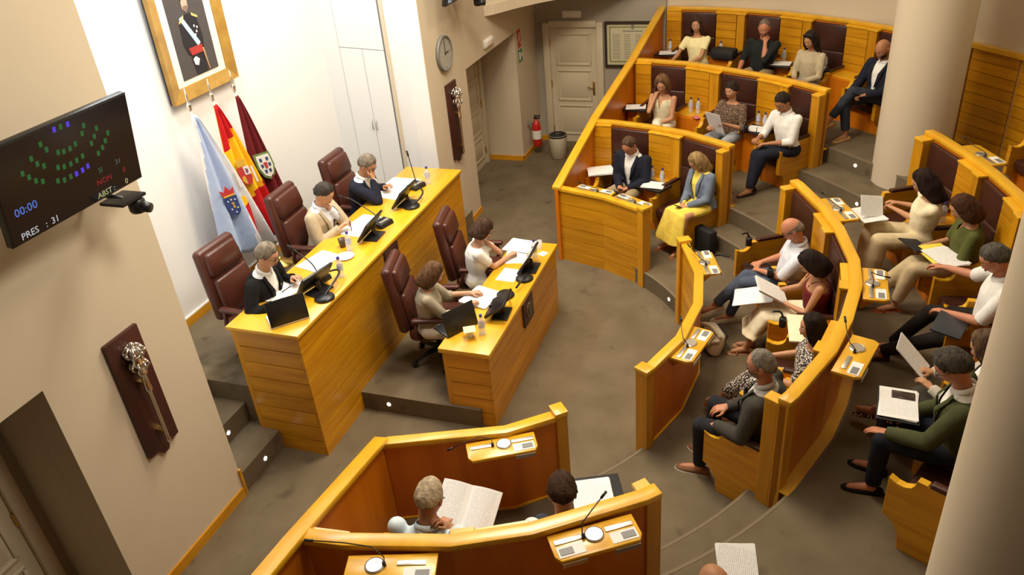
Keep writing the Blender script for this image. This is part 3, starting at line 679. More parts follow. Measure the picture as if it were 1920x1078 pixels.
    for sg in (1, -1):
        el, wr = arms[sg]; k = (1 if not fem else .84)*s*(.5+.5*build_)
        B.cap(sh[sg]-u*.01, sh[sg]*.62+el*.38, .052*k, .046*k); B.cap(sh[sg]*.62+el*.38, el, .046*k, .037*k)
        B.cap(el, el*.68+wr*.32, .038*k, .037*k); B.cap(el*.68+wr*.32, wr, .037*k, .024*k)
        kn, an = lg[sg]
        B.cap(hj[sg], kn, .068*s, .048*s); B.cap(kn, kn*.7+an*.3, .049*s, .049*s); B.cap(kn*.7+an*.3, an, .047*s, .032*s)
        f_ = nrm(fd[sg]*V(1, 1, .3)); B.cap(an-V(0, 0, .03)*s, an+f_*.13*s-V(0, 0, .052)*s, .034*s, .024*s); B.cap(an+f_*.06*s-V(0, 0, .045)*s, an+f_*.14*s-V(0, 0, .057)*s, .030*s, .021*s)
    hands = {}; fing = MB()
    for sg, dr, cu, pm in ((1, rdir, rcurl, rpalm), (-1, ldir, lcurl, lpalm)):
        el, wr = arms[sg]; f = nrm(wr-el)
        if dr is not None: f = nrm(V(*dr))
        elif (sg == 1 and isinstance(R, str)) or (sg == -1 and isinstance(L, str)): f = nrm(nrm(wr-el)+.2*HR @ V(-sg*.3, -.3, 1))
        n = V(*pm) if pm is not None else (V(0, -.2, 1) if not (isinstance(R, str) if sg == 1 else isinstance(L, str)) else HR @ V(sg*.4, 1, 0))
        n = nrm(n-f*np.dot(n, f)); t = np.cross(n, f)*sg; q = s*(.92 if fem else 1.)
        hands[sg] = (wr, f, n, t)
        for o, ln in ((.027, .082), (.009, .088), (-.010, .084), (-.027, .076)): B.cap(wr+t*o*.6*q, wr+f*ln*q+t*o*q, .0145*q, .0125*q, 8)
        B.cap(wr+f*.012*q+t*.018*q, wr+f*.045*q+t*.042*q-n*.008*q, .016*q, .013*q, 8)
        for o, ln, l1, r in ((.027, .080, .070, .0088), (.009, .086, .078, .0090), (-.010, .082, .072, .0087), (-.027, .074, .058, .0078)):
            p = wr+f*ln*q+t*o*q; d = f; pts = [p-f*.012*q, p]; an_ = 0
            for seg_, c_ in ((.44, .7), (.31, 1.2), (.25, .8)):
                an_ += rad(cu)*c_; d = f*math.cos(an_)-n*math.sin(an_)+t*o*1.2; p = p+nrm(d)*l1*seg_*q; pts.append(p)
            fing.tube(pts, [r*q*1.15, r*q*1.1, r*q, r*q*.92, r*q*.72], 8); fing.sph(pts[-1], r*q*.74, 8, 6)
        p0 = wr+f*.040*q+t*.040*q-n*.008*q; p1 = wr+f*.068*q+t*.056*q-n*.018*q; p2 = wr+f*.094*q+t*.050*q-n*.030*q
        fing.tube([p0, p1, p2], [.0125*q, .0108*q, .0085*q], 8); fing.sph(p2, .0088*q, 8, 6)
    hm = MB(); hm.rings([[tuple(T3(p)) for p in r] for r in head_surface(fem=fem)], 0, True)
    for sg in (1, -1):
        E = MB(); E.sph((0, 0, 0), (.010, .020, .032), 10, 8)
        hm.add([tuple(T3(V(sg*(HA-.002)+p[0]*1.0, -.008+p[1], -.008+p[2]))) for p in E.v], E.f)
    def join(me, fing=fing, hm=hm):
        n0 = len(me.vertices); co = np.empty(n0*3, np.float32); me.vertices.foreach_get('co', co)
        vs = [tuple(x) for x in co.reshape(-1, 3)] + fing.v + hm.v
        fs = [tuple(p.vertices) for p in me.polygons] + [tuple(i+n0 for i in f) for f in fing.f] + [tuple(i+n0+len(fing.v) for i in f) for f in hm.f]
        r = bpy.data.meshes.new('body'); r.from_pydata(vs, [], fs)
        bm = bmesh.new(); bm.from_mesh(r); bmesh.ops.recalc_face_normals(bm, faces=bm.faces); bm.to_mesh(r); bm.free()
        r.polygons.foreach_set('use_smooth', [True]*len(r.polygons)); return r
    body = B.build('body', skm, P); remesh(body, .0115, 2, join)
    # --- face
    e = MB(); ew = MB(); br = MB()
    for sg in (1, -1):
        ew.sph((sg*.031, HB*.93-.016, .004), (.0135, .0115, .0085), 10, 8); e.sph((sg*.031, HB*.93-.008, .002), (.0065, .006, .0065), 8, 6)
        br.tube([(sg*.016, HB*.93-.002, .0265), (sg*.032, HB*.93-.005, .0285), (sg*.047, HB*.93-.021, .021)], [.0028, .0034, .0022], 6)
    tr = lambda mb: (setattr(mb, 'v', [tuple(T3(p)) for p in mb.v]), mb)[1]
    tr(ew).build('eye_whites', EYEW, P, smooth=True); tr(e).build('irises', EYE, P, smooth=True)
    hcol = hair[1] if hair else (.05, .035, .025)
    tr(br).build('eyebrows', hairm(tuple(x*.7 for x in hcol)), P, smooth=True)
    lp = MB().sph((0, HB*.93+.002, -.060), (.021, .008, .0065), 10, 6); tr(lp).build('mouth', LIPR if lips else LIP, P, smooth=True)
    if hair and hair[0]: build_hair(hair[0], hair[2], T3, hairm(hair[1]), P)
    if hair and hair[0] == 'up':
        bn = MB().sph((0, -HB-.02, .02), (.045, .04, .042), 12, 8); tr(bn).build('hair_bun', hairm(hair[1]), P, smooth=True)
    if beard:
        bd = MB(); nB = 17; O = []
        for i in range(nB):
            a = rad(-78+156*i/(nB-1)); col_ = []
            for z in (-.028, -.050, -.072, -.094, -.112):
                q = (-z/HC)**1.4; X = HA*math.sin(a)*math.sqrt(max(0, 1-(z/HC)**2))*(1-.30*q)*1.09; Y = HB*math.cos(a)*math.sqrt(max(0, 1-(z/HC)**2))*(1-.22*q)*1.05+.020*q+.006
                if abs(i-8) < 3 and z > -.06: Y -= .020
                col_.append((X, Y, z))
            O.append(col_)
        bd.rings(O, 0, False, False); tr(bd).build('beard', hairm(beard), P, smooth=True)
    if glasses:
        g = MB(); y = HB*.93+.006
        for sg in (1, -1):
            g.tube([(sg*.033+.021*math.cos(2*PI*k/14), y-.006*abs(math.cos(2*PI*k/14)), .003+.016*math.sin(2*PI*k/14)) for k in range(15)], .0024, 6)
            g.tube([(sg*.054, y-.006, .008), (sg*.078, y-.04, .008), (sg*.082, -.005, .004)], .0022, 6)
        g.tube([(-.012, y, .006), (.012, y, .006)], .0024, 6)
        tr(g).build('glasses', plain('spectacle_frame', glasses, .35), P, smooth=True)
    if extra == 'sunglasses':
        g = MB()
        for sg in (1, -1): g.sph((sg*.034, .062, .100), (.030, .012, .022), 10, 8); g.tube([(sg*.06, .058, .10), (sg*.088, .0, .06), (sg*.088, -.04, .03)], .004, 6)
        g.tube([(-.01, .068, .10), (.01, .068, .10)], .004, 6); tr(g).build('sunglasses', M['screen'], P, smooth=True)
    if earring: tr(MB().sph((-HA-.004, -.002, -.05), .009, 8, 6)).build('earring', M['silver'], P, smooth=True)
    # --- clothes
    t = dict(kind='shirt', mat=M['card'], sleeve=1.0); t.update(top or {})
    def sleeves(mb, g, ln, k=1.):
        for sg in (1, -1):
            el, wr = arms[sg]; kk = (1 if not fem else .86)*s*(.5+.5*build_)
            mb.cap(sh[sg]-u*.012*s, sh[sg]*.55+el*.45, .052*kk+g, .049*kk+g*k)
            if ln > .5:
                mb.cap(sh[sg]*.55+el*.45, el, .049*kk+g*k, .042*kk+g)
                e2 = el+(wr-el)*min(1., (ln-.5)*2); mb.tube([el, (el+e2)/2, e2], [.042*kk+g, .040*kk+g, (.042-.012*min(1, (ln-.5)*2))*kk+g], 12)
            elif ln > 0:
                e2 = sh[sg]+(el-sh[sg])*(ln*2); mb.tube([sh[sg]*.55+el*.45, e2], [.050*kk+g, .050*kk+g*1.3], 12)
    fvec, uvec, rvec = fw, u, rt
    def vcut(w0, w1, tlo, thi=2.):
        def f(me):
            bm = bmesh.new(); bm.from_mesh(me); kill = []
            for fa in bm.faces:
                c = np.array(fa.calc_center_median())-hip; tt = np.dot(c, uvec)/(.475*s)
                if tlo < tt < thi and np.dot(c, fvec) > .03:
                    if abs(np.dot(c, rvec)) < (w0+(w1-w0)*max(0, min(1, (tt-tlo)/(1-tlo))))*s: kill.append(fa)
            bmesh.ops.delete(bm, geom=kill, context='FACES'); bm.to_mesh(me); bm.free(); return me
        return f
    kd = t['kind']; by = t.get('belly', 0.)
    if kd in ('shirt', 'jacket'):
        mb = MB(); torso(mb, .010, 0, 1, by); sleeves(mb, .008 if kd == 'shirt' else .006, t['sleeve'] if kd == 'shirt' else 1.02)
        o = mb.build('shirt', t['mat'] if kd == 'shirt' else t['shirt'], P); remesh(o, .0125, 2, None)
        c = MB(); prof = [(.0, .064, .064), (.4, .070, .070), (1., .078, .078)]
        if t.get('collar', True):
            rr = []
            for dz, a, g in ((-.020, .066, .0), (.014, .060, .0), (.016, .064, .0), (-.010, .076, .012), (-.016, .076, .01)):
                rr.append([tuple(nb+u*(dz*s+(-.022*math.sin(q) if dz < .02 else -.012*math.sin(q))*s)+rt*a*s*math.cos(q)+fw*(a*s*1.0*math.sin(q)+.004)) for q in [PI*.5+.16+ (2*PI-.32)*i/22 for i in range(23)]])
            c.rings(rr, 0, False, False); c.build('collar', t['mat'] if kd == 'shirt' else t['shirt'], P, smooth=True)
    if kd == 'jacket':
        mb = MB(); torso(mb, .024, 0, .96, by); sleeves(mb, .016, t.get('sleeve', .93))
        o = mb.build('jacket', t['mat'], P); remesh(o, .0125, 2, vcut(.012, t.get('open_w', .085), t.get('low', .30)))
        lp = MB()
        for sg in (1, -1):
            pts = []
            for tt in (.34, .5, .7, .86, .97):
                ww = .018+(t.get('open_w', .085)-.018)*(tt-.30)/.7; dp = (.112+.036+by*.5*math.exp(-((tt-.22)/.2)**2) if tt < .8 else .085)*build_
                if tt > .9: dp = .055
                a_ = hip+u*(tt*.475*s)+rt*sg*ww*s+fw*dp*s; b_ = a_+rt*sg*(.012+.035*math.sin(PI*(tt-.3)/.75))*s-fw*.008*s
                pts.append((a_, b_))
            lp.rings([[tuple(a_), tuple(b_), tuple(b_+fw*.006), tuple(a_+fw*.006)] for a_, b_ in pts])
        lp.build('lapels', t['mat'], P, smooth=True)
    elif kd == 'tee':
        mb = MB(); torso(mb, t.get('gap', .013), 0, t.get('neck', .95), by)
        if t['sleeve']: sleeves(mb, .010, t['sleeve'], 1.2)
        o = mb.build('blouse' if fem else 't_shirt', t['mat'], P); remesh(o, .0125, 2, vcut(.0, t.get('v', .04), t.get('vlow', .80)) if t.get('v') else None)
    elif kd == 'tank':
        mb = MB(); torso(mb, .012, 0, .80, by)
        for sg in (1, -1): mb.tube([hip+u*.36*s+rt*sg*.085*s+fw*.11*s, hip+u*.43*s+rt*sg*.095*s+fw*.06*s, hip+u*.445*s+rt*sg*.095*s-fw*.02*s, hip+u*.36*s+rt*sg*.09*s-fw*.10*s], t.get('strap', .012), 8)
        o = mb.build('top', t['mat'], P); remesh(o, .0115, 1)
    b = dict(kind='trousers', mat=M['blackm'], len=.97, wide=1.); b.update(bottom or {})
    if b['kind'] == 'trousers':
        mb = MB(); torso(mb, .014, 0, .16, by*.6)
        for sg in (1, -1):
            kn, an = lg[sg]; e2 = kn+(an-kn)*b['len']; wd = b['wide']
            mb.cap(hj[sg]*1.0, hj[sg]*.5+kn*.5, .088*s, .080*s); mb.cap(hj[sg]*.5+kn*.5, kn, .080*s, .066*s*(.5+.5*wd)); mb.tube([kn, kn*.6+e2*.4, e2], [.066*s*(.5+.5*wd), .060*s*wd, .050*s*wd*1.05], 14)
        o = mb.build('trousers', b['mat'], P); remesh(o, .014, 2)
    else:                                    # skirt over both thighs, hanging from the knees
        mb = MB(); torso(mb, .016, 0, .18); k1 = (lg[1][0]+lg[-1][0])/2; a1 = (lg[1][1]+lg[-1][1])/2; wd = b['wide']
        sect = [(hip+V(0, .05, 0), .185, .100), (hip*.5+k1*.5+V(0, .02, .0), .190, .095), (k1+V(0, .03, .005), .185*wd, .090), (k1*.6+a1*.4+V(0, .07, 0), .215*wd, .085*wd), (k1+(a1-k1)*b['len']+V(0, .08, 0), .26*wd, .115*wd)]
        rr = []
        for i, (c, a, d) in enumerate(sect):
            ax = V(0, 1, 0) if i < 2 else (nrm(V(0, 1, -1)) if i == 2 else V(0, .15, -1)); up = nrm(np.cross(V(1, 0, 0), ax))
            rr.append([tuple(c+V(1, 0, 0)*a*s*math.cos(q)+up*(d*s*math.sin(q))*(1+.10*math.cos(6*q)*(i >= 3))) for q in [2*PI*j/28 for j in range(28)]])
        mb.rings(rr); o = mb.build('skirt', b['mat'], P); remesh(o, .014, 2)
    sd_ = dict(kind='shoe', mat=M['black']); sd_.update(shoes or {})
    for sg in (1, -1):
        an = lg[sg][1]; f = nrm(fd[sg]); 
        if legs.startswith('cross') and ((sg == 1) == (legs == 'crossR')): pass
        else: f = nrm(fd[sg]*V(1, 1, 0))
        r_ = nrm(np.cross(f, V(0, 0, 1))); up = np.cross(r_, f); rr = []
        hi = {'shoe': .055, 'sneaker': .068, 'sandal': .012, 'flat': .035}[sd_['kind']]
        for y, a, h in ((-.075, .026, .8), (-.055, .036, 1.), (.0, .037, 1.05), (.06, .041, .80), (.12, .045, .58), (.165, .038, .42), (.188, .020, .30)):
            c = an+f*y*s-up*.083*s; hh = max(.012, hi*h)
            rr.append([tuple(c+r_*a*s*math.cos(q)+up*(hh*s*(max(0, math.sin(q))**.6 if math.sin(q) > 0 else .0))) for q in [2*PI*j/16 for j in range(16)]])
        so = MB().rings(rr).build({'shoe': 'shoe', 'sneaker': 'sneaker', 'sandal': 'sandal', 'flat': 'shoe'}[sd_['kind']], sd_['mat'], P, smooth=True)
        if sd_['kind'] == 'sandal':
            MB().tube([an+f*.09*s+r_*.046*s-up*.07*s, an+f*.10*s-up*.036*s, an+f*.09*s-r_*.046*s-up*.07*s], .008, 6).tube([an-f*.03*s+r_*.04*s-up*.045*s, an+f*.04*s-up*.01*s, an-f*.03*s-r_*.04*s-up*.045*s], .007, 6).build('strap', sd_['mat'], so, smooth=True)
        if sd_['kind'] == 'sneaker':
            MB().rings([[tuple(an+f*y*s-up*.088*s+r_*a*1.07*s*math.cos(q)+up*(.016*s if math.sin(q) > 0 else 0)) for q in [2*PI*j/16 for j in range(16)]] for y, a in ((-.078, .026), (-.055, .036), (.0, .037), (.06, .041), (.12, .045), (.165, .038), (.192, .020))]).build('sole', M['white'], so)
    PEOPLE[key] = dict(P=P, W=W, hands=hands, hc=hc, hip=hip, HR=HR, s=s, u=u, fw=fw, rt=rt, arms=arms, T3=T3, lg=lg)
    return PEOPLE[key]
def w2(key, p): return tuple(PEOPLE[key]['W'] @ Vector(p))
CC = (CX, CY)
def fab(*c): return cloth(tuple(c))
WHITE = fab(.74, .73, .70); NAVY = fab(.014, .016, .028); BLACKC = fab(.010, .010, .011); KHAKI = fab(.34, .26, .145); DARK = fab(.016, .015, .016)
CREAMC = fab(.66, .57, .37); JEANS = fab(.075, .095, .145); LJEANS = fab(.33, .36, .40); GREYC = fab(.05, .047, .043)
SP1 = spots('speckled_fabric', (.10, .055, .035), (.36, .27, .17), 55, .35); SP2 = spots('dotted_fabric', (.055, .035, .028), (.74, .70, .62), 62, .44)
S1, S2, S3 = F1+.43, F2+.43, F3+.43
A = dict
# the presidency
person('P1', 'grey curly-haired man in glasses and black jacket beside the laptop, near end of tall desk', (5.49, 4.73), 1.14, .67, (5.62, 3), lean=17, hpitch=24, hyaw=6, R=('w', 5.20, 4.50, 1.50), L=('w', 5.72, 4.60, 1.50), hair=('short', (.20, .165, .125), .014), glasses=(.01, .01, .012), top=A(kind='jacket', mat=BLACKC, shirt=WHITE), bottom=A(mat=DARK), legs='back', tone='fair')
person('P2', 'man in beige blazer writing with his fist at his chin, middle of the tall desk', (6.91, 4.94), 1.14, .67, (7.0, 3), lean=10, hpitch=34, hyaw=4, R=('w', 6.85, 4.70, 1.51), L='chin', lcurl=55, rcurl=50, hair=('short', (.045, .038, .032), .012), top=A(kind='jacket', mat=fab(.43, .345, .235), shirt=fab(.70, .73, .80)), bottom=A(mat=KHAKI), legs='back')
person('P3', 'grey-haired man in dark navy suit, hand at his brow, far end of tall desk', (7.78, 4.86), 1.14, .67, (7.95, 3), lean=13, hpitch=34, R='brow', L=('w', 7.98, 4.72, 1.50), rcurl=45, hair=('short', (.17, .14, .105), .012), glasses=(.02, .015, .012), top=A(kind='jacket', mat=NAVY, shirt=WHITE), bottom=A(mat=NAVY), legs='back', tone='warm')
# the small desk
person('P4', 'woman with brown bob in grey-beige top leafing through papers at the small desk', (6.28, 3.39), .66, .22, (6.75, 2.2), s=.95, fem=True, lean=6, hpitch=30, R=('w', 6.42, 3.04, .965), L=('w', 6.66, 3.10, .965), hair=('bob', (.105, .052, .024), .014), top=A(kind='tee', mat=fab(.33, .285, .21), sleeve=.62), bottom=A(mat=fab(.62, .56, .47)), legs='back')
person('P5', 'woman with dark fringe and glasses in white T-shirt writing at the small desk', (7.30, 3.23), .66, .22, (7.75, 2.2), s=.96, fem=True, lean=8, hpitch=30, R=('w', 7.56, 2.99, .96), L='cheek', rcurl=50, hair=('fringe', (.052, .026, .015), .016), glasses=(.10, .02, .015), top=A(kind='tee', mat=WHITE, sleeve=.34), bottom=A(mat=fab(.50, .43, .31)), legs='back')
# far block
person('P6', 'balding man in navy blazer and khaki trousers with a phone, far front bench', (10.02, 2.15), S1, F1, CC, lean=4, hpitch=42, R=(.05, .31, .20), L=(-.07, .31, .20), rcurl=50, lcurl=50, hair=('recede', (.085, .05, .028), .009), top=A(kind='jacket', mat=NAVY, shirt=WHITE, low=.12), bottom=A(mat=KHAKI), tone='red', legs='sit')
person('P7', 'blonde woman in denim jacket and long yellow skirt on the far front bench', (9.65, 1.20), S1, F1, (6.6, 3.9), s=.95, fem=True, lean=3, side=6, hpitch=38, R=(.04, .33, .19), L=(-.05, .33, .19), rcurl=50, lcurl=50, hair=('long', (.30, .20, .085), .014), top=A(kind='jacket', mat=fab(.15, .19, .26), shirt=fab(.78, .62, .12), low=.05, collar=False), bottom=A(kind='skirt', mat=fab(.80, .62, .10), len=.80, wide=1.0), shoes=A(kind='sandal', mat=fab(.28, .12, .05)), legs='sit', tone='warm')
person('P8', 'curly-haired woman in cream sleeveless top resting her cheek on a hand, far middle row', (11.40, 1.95), S2, F2, CC, s=.95, fem=True, lean=6, hpitch=24, hyaw=14, R='cheek', L=(-.02, .33, .19), hair=('bob', (.15, .075, .032), .028), top=A(kind='tee', mat=fab(.58, .52, .36), sleeve=0, v=.07, vlow=.62, neck=.93), bottom=A(mat=fab(.72, .67, .54)), legs='crossR', tone='warm')
person('P9', 'dark-haired young person in speckled brown top holding up a white sheet, far middle row', (11.14, 0.94), S2, F2, CC, s=.95, fem=True, lean=2, hpitch=10, R=(.13, .34, .28), L=(-.10, .30, .34), rcurl=60, lcurl=60, hair=('pixie', (.022, .014, .010), .012), top=A(kind='tee', mat=SP1, sleeve=.62), bottom=A(mat=LJEANS), tone='warm')
person('P10', 'man in white shirt and navy trousers writing, end of the far middle row', (10.64, 0.25), S2, F2, (7.6, 3.3), lean=6, side=6, hpitch=34, hyaw=10, R=(.17, .40, .27), L=(-.02, .36, .25), rcurl=55, hair=('short', (.020, .014, .010), .010), top=A(kind='shirt', mat=WHITE, sleeve=.72), bottom=A(mat=fab(.016, .018, .032)), shoes=A(mat=fab(.03, .014, .01)), legs='ankle', tone='tan')
person('P11', 'dark-haired woman in pale yellow T-shirt with papers, far top row by the side wall', (13.06, 1.70), S3, F3, CC, s=.95, fem=True, lean=2, side=4, hpitch=8, hyaw=8, R=(.32, .36, .22), L=(.05, .36, .20), hair=('bob', (.045, .022, .014), .012), top=A(kind='tee', mat=fab(.80, .73, .40), sleeve=.30), bottom=A(mat=fab(.40, .36, .26)), tone='warm')
person('P12', 'man in black shirt and khaki trousers with a hand on his chin, far top row', (12.67, 0.65), S3, F3, CC, lean=2, hpitch=18, hyaw=20, L='chin', R=(.20, .36, .20), lcurl=50, hair=('recede', (.16, .12, .09), .005), beard=(.18, .14, .11), build_=1.08, top=A(kind='shirt', mat=fab(.016, .018, .018), sleeve=.55, open=0, belly=.05), bottom=A(mat=KHAKI), tone='red')
person('P13', 'dark-haired woman in beige blouse with sunglasses on her head, far top row', (12.15, -0.02), S3, F3, CC, s=.95, fem=True, lean=2, hpitch=24, R=(.06, .30, .22), L=(-.07, .32, .20), rcurl=55, hair=('long', (.022, .014, .012), .016), top=A(kind='shirt', mat=fab(.46, .39, .255), sleeve=.9, collar=False), extra='sunglasses', bottom=A(mat=LJEANS), tone='warm')
person('P14', 'bald bearded man in navy blazer with crossed legs beside the column, far top row', (11.52, -0.93), S3, F3, (9.6, 1.0), lean=-2, hpitch=30, L=(-.06, .33, .22), R=(.19, .34, .20), lcurl=55, hair=None, beard=(.02, .014, .01), top=A(kind='jacket', mat=NAVY, shirt=WHITE, low=.02), bottom=A(mat=fab(.030, .038, .055), len=.86), shoes=A(kind='shoe', mat=fab(.46, .28, .12)), legs='crossL', tone='tan')
# middle block, front row
person('P15', 'bald man with glasses in white short-sleeved shirt and jeans, middle front bench', (7.83, -0.03), S1, F1, (7.35, 3.4), lean=-4, side=-9, hpitch=36, R=(.12, .31, .24), L=(-.03, .33, .22), rcurl=50, lcurl=55, hair=('bald', (.20, .16, .13), .004), glasses=(.02, .018, .015), top=A(kind='shirt', mat=fab(.66, .69, .76), sleeve=.5, belly=.03), bottom=A(mat=JEANS), shoes=A(kind='sneaker', mat=fab(.60, .52, .36)), legs='crossR', feet={1: (-.10, .78, .24), -1: (-.05, .62, .085)}, tone='red')
person('P16', 'dark curly-haired woman in maroon strap top reading a bundle of papers, middle front bench', (7.22, -0.23), S1, F1, (6.9, 3.3), s=.95, fem=True, lean=4, side=-5, hpitch=40, hyaw=12, R=(.15, .42, .24), L=(-.08, .34, .25), lcurl=50, hair=('bob', (.018, .011, .008), .022), top=A(kind='tank', mat=fab(.13, .016, .016), strap=.008), bottom=A(kind='skirt', mat=fab(.74, .66, .47), len=.50, wide=.95), shoes=A(kind='sandal', mat=fab(.40, .20, .10)), legs='ankle', feet={-1: (-.04, .66, .085), 1: (.06, .60, .085)}, tone='warm')
person('P17', 'dark-haired woman in black and white dotted dress with an earring, middle front bench', (6.03, -0.27), S1, F1, (6.35, 3.3), s=.95, fem=True, lean=2, side=-3, hpitch=6, hyaw=14, R=(.18, .40, .22), L=(-.10, .36, .20), hair=('bob', (.018, .011, .008), .014), top=A(kind='tee', mat=SP2, sleeve=.42), bottom=A(mat=SP2, wide=1.3, len=.9), shoes=A(kind='flat', mat=fab(.28, .09, .035)), legs='crossR', feet={1: (.05, .76, .20), -1: (-.02, .60, .085)}, earring=True, tone='warm')
person('P18', 'grey-bearded man with glasses in dark grey blazer, last seat of the middle front bench', (5.31, 0.10), S1, F1, (6.1, 3.2), s=1.03, lean=4, hpitch=12, hyaw=10, R=(.10, .36, .20), L=(-.17, .36, .20), hair=('recede', (.19, .165, .135), .006), beard=(.24, .21, .18), glasses=(.03, .02, .015), build_=1.14, top=A(kind='jacket', mat=fab(.050, .046, .038), shirt=fab(.5, .48, .44), belly=.04), bottom=A(mat=fab(.018, .019, .024)), shoes=A(kind='sneaker', mat=fab(.20, .10, .05)), legs='sit', tone='red')
# middle block, second row
person('P19', 'long dark-haired woman in cream top and wide trousers turning pages beside the column, second row', (8.26, -1.23), S2, F2, (7.5, 3.0), s=.97, fem=True, lean=3, side=-7, hpitch=30, hyaw=-10, R=('w', 8.70, -1.02, 1.39), L=('w', 8.55, -.98, 1.40), rcurl=50, lcurl=50, hair=('long', (.020, .010, .007), .016), top=A(kind='tee', mat=fab(.78, .70, .48), sleeve=.32), bottom=A(mat=fab(.60, .50, .31), wide=1.65, len=.93), shoes=A(kind='sandal', mat=fab(.26, .075, .03)), legs='sit', tone='warm')
person('P20', 'brown-haired woman in green T-shirt and beige trousers holding a black tablet, second row', (7.70, -1.52), S2, F2, (7.2, 3.2), s=.97, fem=True, lean=6, side=-4, hpitch=34, hyaw=0, R=(.10, .36, .25), L=(-.06, .32, .24), rcurl=45, lcurl=45, hair=('bob', (.062, .024, .012), .016), top=A(kind='tee', mat=fab(.085, .095, .026), sleeve=.42, v=.05), bottom=A(mat=fab(.52, .42, .255), len=.88, wide=1.15), shoes=A(kind='sandal', mat=fab(.34, .085, .03)), legs='crossR', feet={1: (-.02, .78, .20), -1: (-.06, .58, .085)}, tone='warm')
person('P21', 'grey-haired man in white polo shirt and dark trousers reaching to a yellow folder, second row', (6.62, -1.62), S2, F2, (6.6, 3.2), s=1.03, lean=6, side=-2, hpitch=34, R=('w', 7.30, -1.34, 1.41), L=(-.02, .40, .22), hair=('short', (.085, .075, .06), .011), top=A(kind='shirt', mat=WHITE, sleeve=.48, belly=.04), bottom=A(mat=fab(.016, .013, .011)), shoes=A(mat=fab(.05, .025, .014)), legs='out', feet={1: (.26, .74, .085), -1: (.10, .86, .085)}, tone='red', build_=1.06)
person('P22', 'woman in light grey cardigan and spotted shoes half hidden behind the man in green', (5.35, -1.40), S2, F2, (6.3, 3.2), s=.95, fem=True, lean=4, hpitch=26, R=(.14, .40, .33), L=(-.06, .38, .32), rcurl=50, hair=('bob', (.10, .06, .035), .02), top=A(kind='jacket', mat=fab(.50, .46, .38), shirt=WHITE, collar=False, low=.05), bottom=A(mat=fab(.07, .062, .05), len=.85), shoes=A(kind='flat', mat=SP2), legs='crossL', feet={-1: (.22, .74, .22), 1: (.08, .5, .085)}, tone='warm')
person('P23', 'man in green blazer with a hand on his knee, last seat of second row', (5.00, -1.14), S2, F2, (5.7, 2.8), s=1.03, lean=7, hpitch=38, R=(.12, .36, .22), L=(-.16, .47, .205), lcurl=15, hair=('short', (.065, .055, .042), .017), glasses=(.02, .02, .02), top=A(kind='jacket', mat=fab(.060, .066, .028), shirt=fab(.72, .70, .64)), bottom=A(mat=fab(.014, .016, .024)), shoes=A(mat=fab(.012, .011, .011)), legs='sit', tone='red')
# near block
person('P24', 'grey-haired man in pale blue shirt seen from behind, reading a booklet, near bench', (3.35, 2.10), S1, F1, (6.3, 2.35), s=1.05, lean=6, hpitch=42, shrug=.03, R='cheek', L=(-.06, .38, .30), rcurl=50, lcurl=40, hair=('short', (.36, .285, .19), .009), glasses=(.03, .03, .03), top=A(kind='shirt', mat=fab(.56, .66, .72), sleeve=.52), bottom=A(mat=fab(.20, .22, .25)), tone='tan')
person('P25', 'brown-haired man in white shirt seen from behind with papers on his right, near bench', (3.63, 1.25), S1, F1, (6.4, 2.2), s=1.03, lean=6, hpitch=40, shrug=.03, R=('w', 3.98, 1.04, .97), L=(-.10, .40, .22), hair=('short', (.040, .019, .009), .016), top=A(kind='shirt', mat=fab(.74, .70, .67), sleeve=.8), bottom=A(mat=fab(.035, .042, .062)), tone='warm')
person('P26', 'bald man with a white sheet, cut off by the bottom edge, near middle row', (2.78, 0.17), S2, F2, (6.2, 2.4), lean=6, hpitch=34, R=(.14, .40, .25), L=(-.12, .38, .24), hair=('bald', (.12, .08, .05), .004), top=A(kind='shirt', mat=fab(.30, .31, .33), sleeve=1.), bottom=A(mat=DARK), tone='tan')

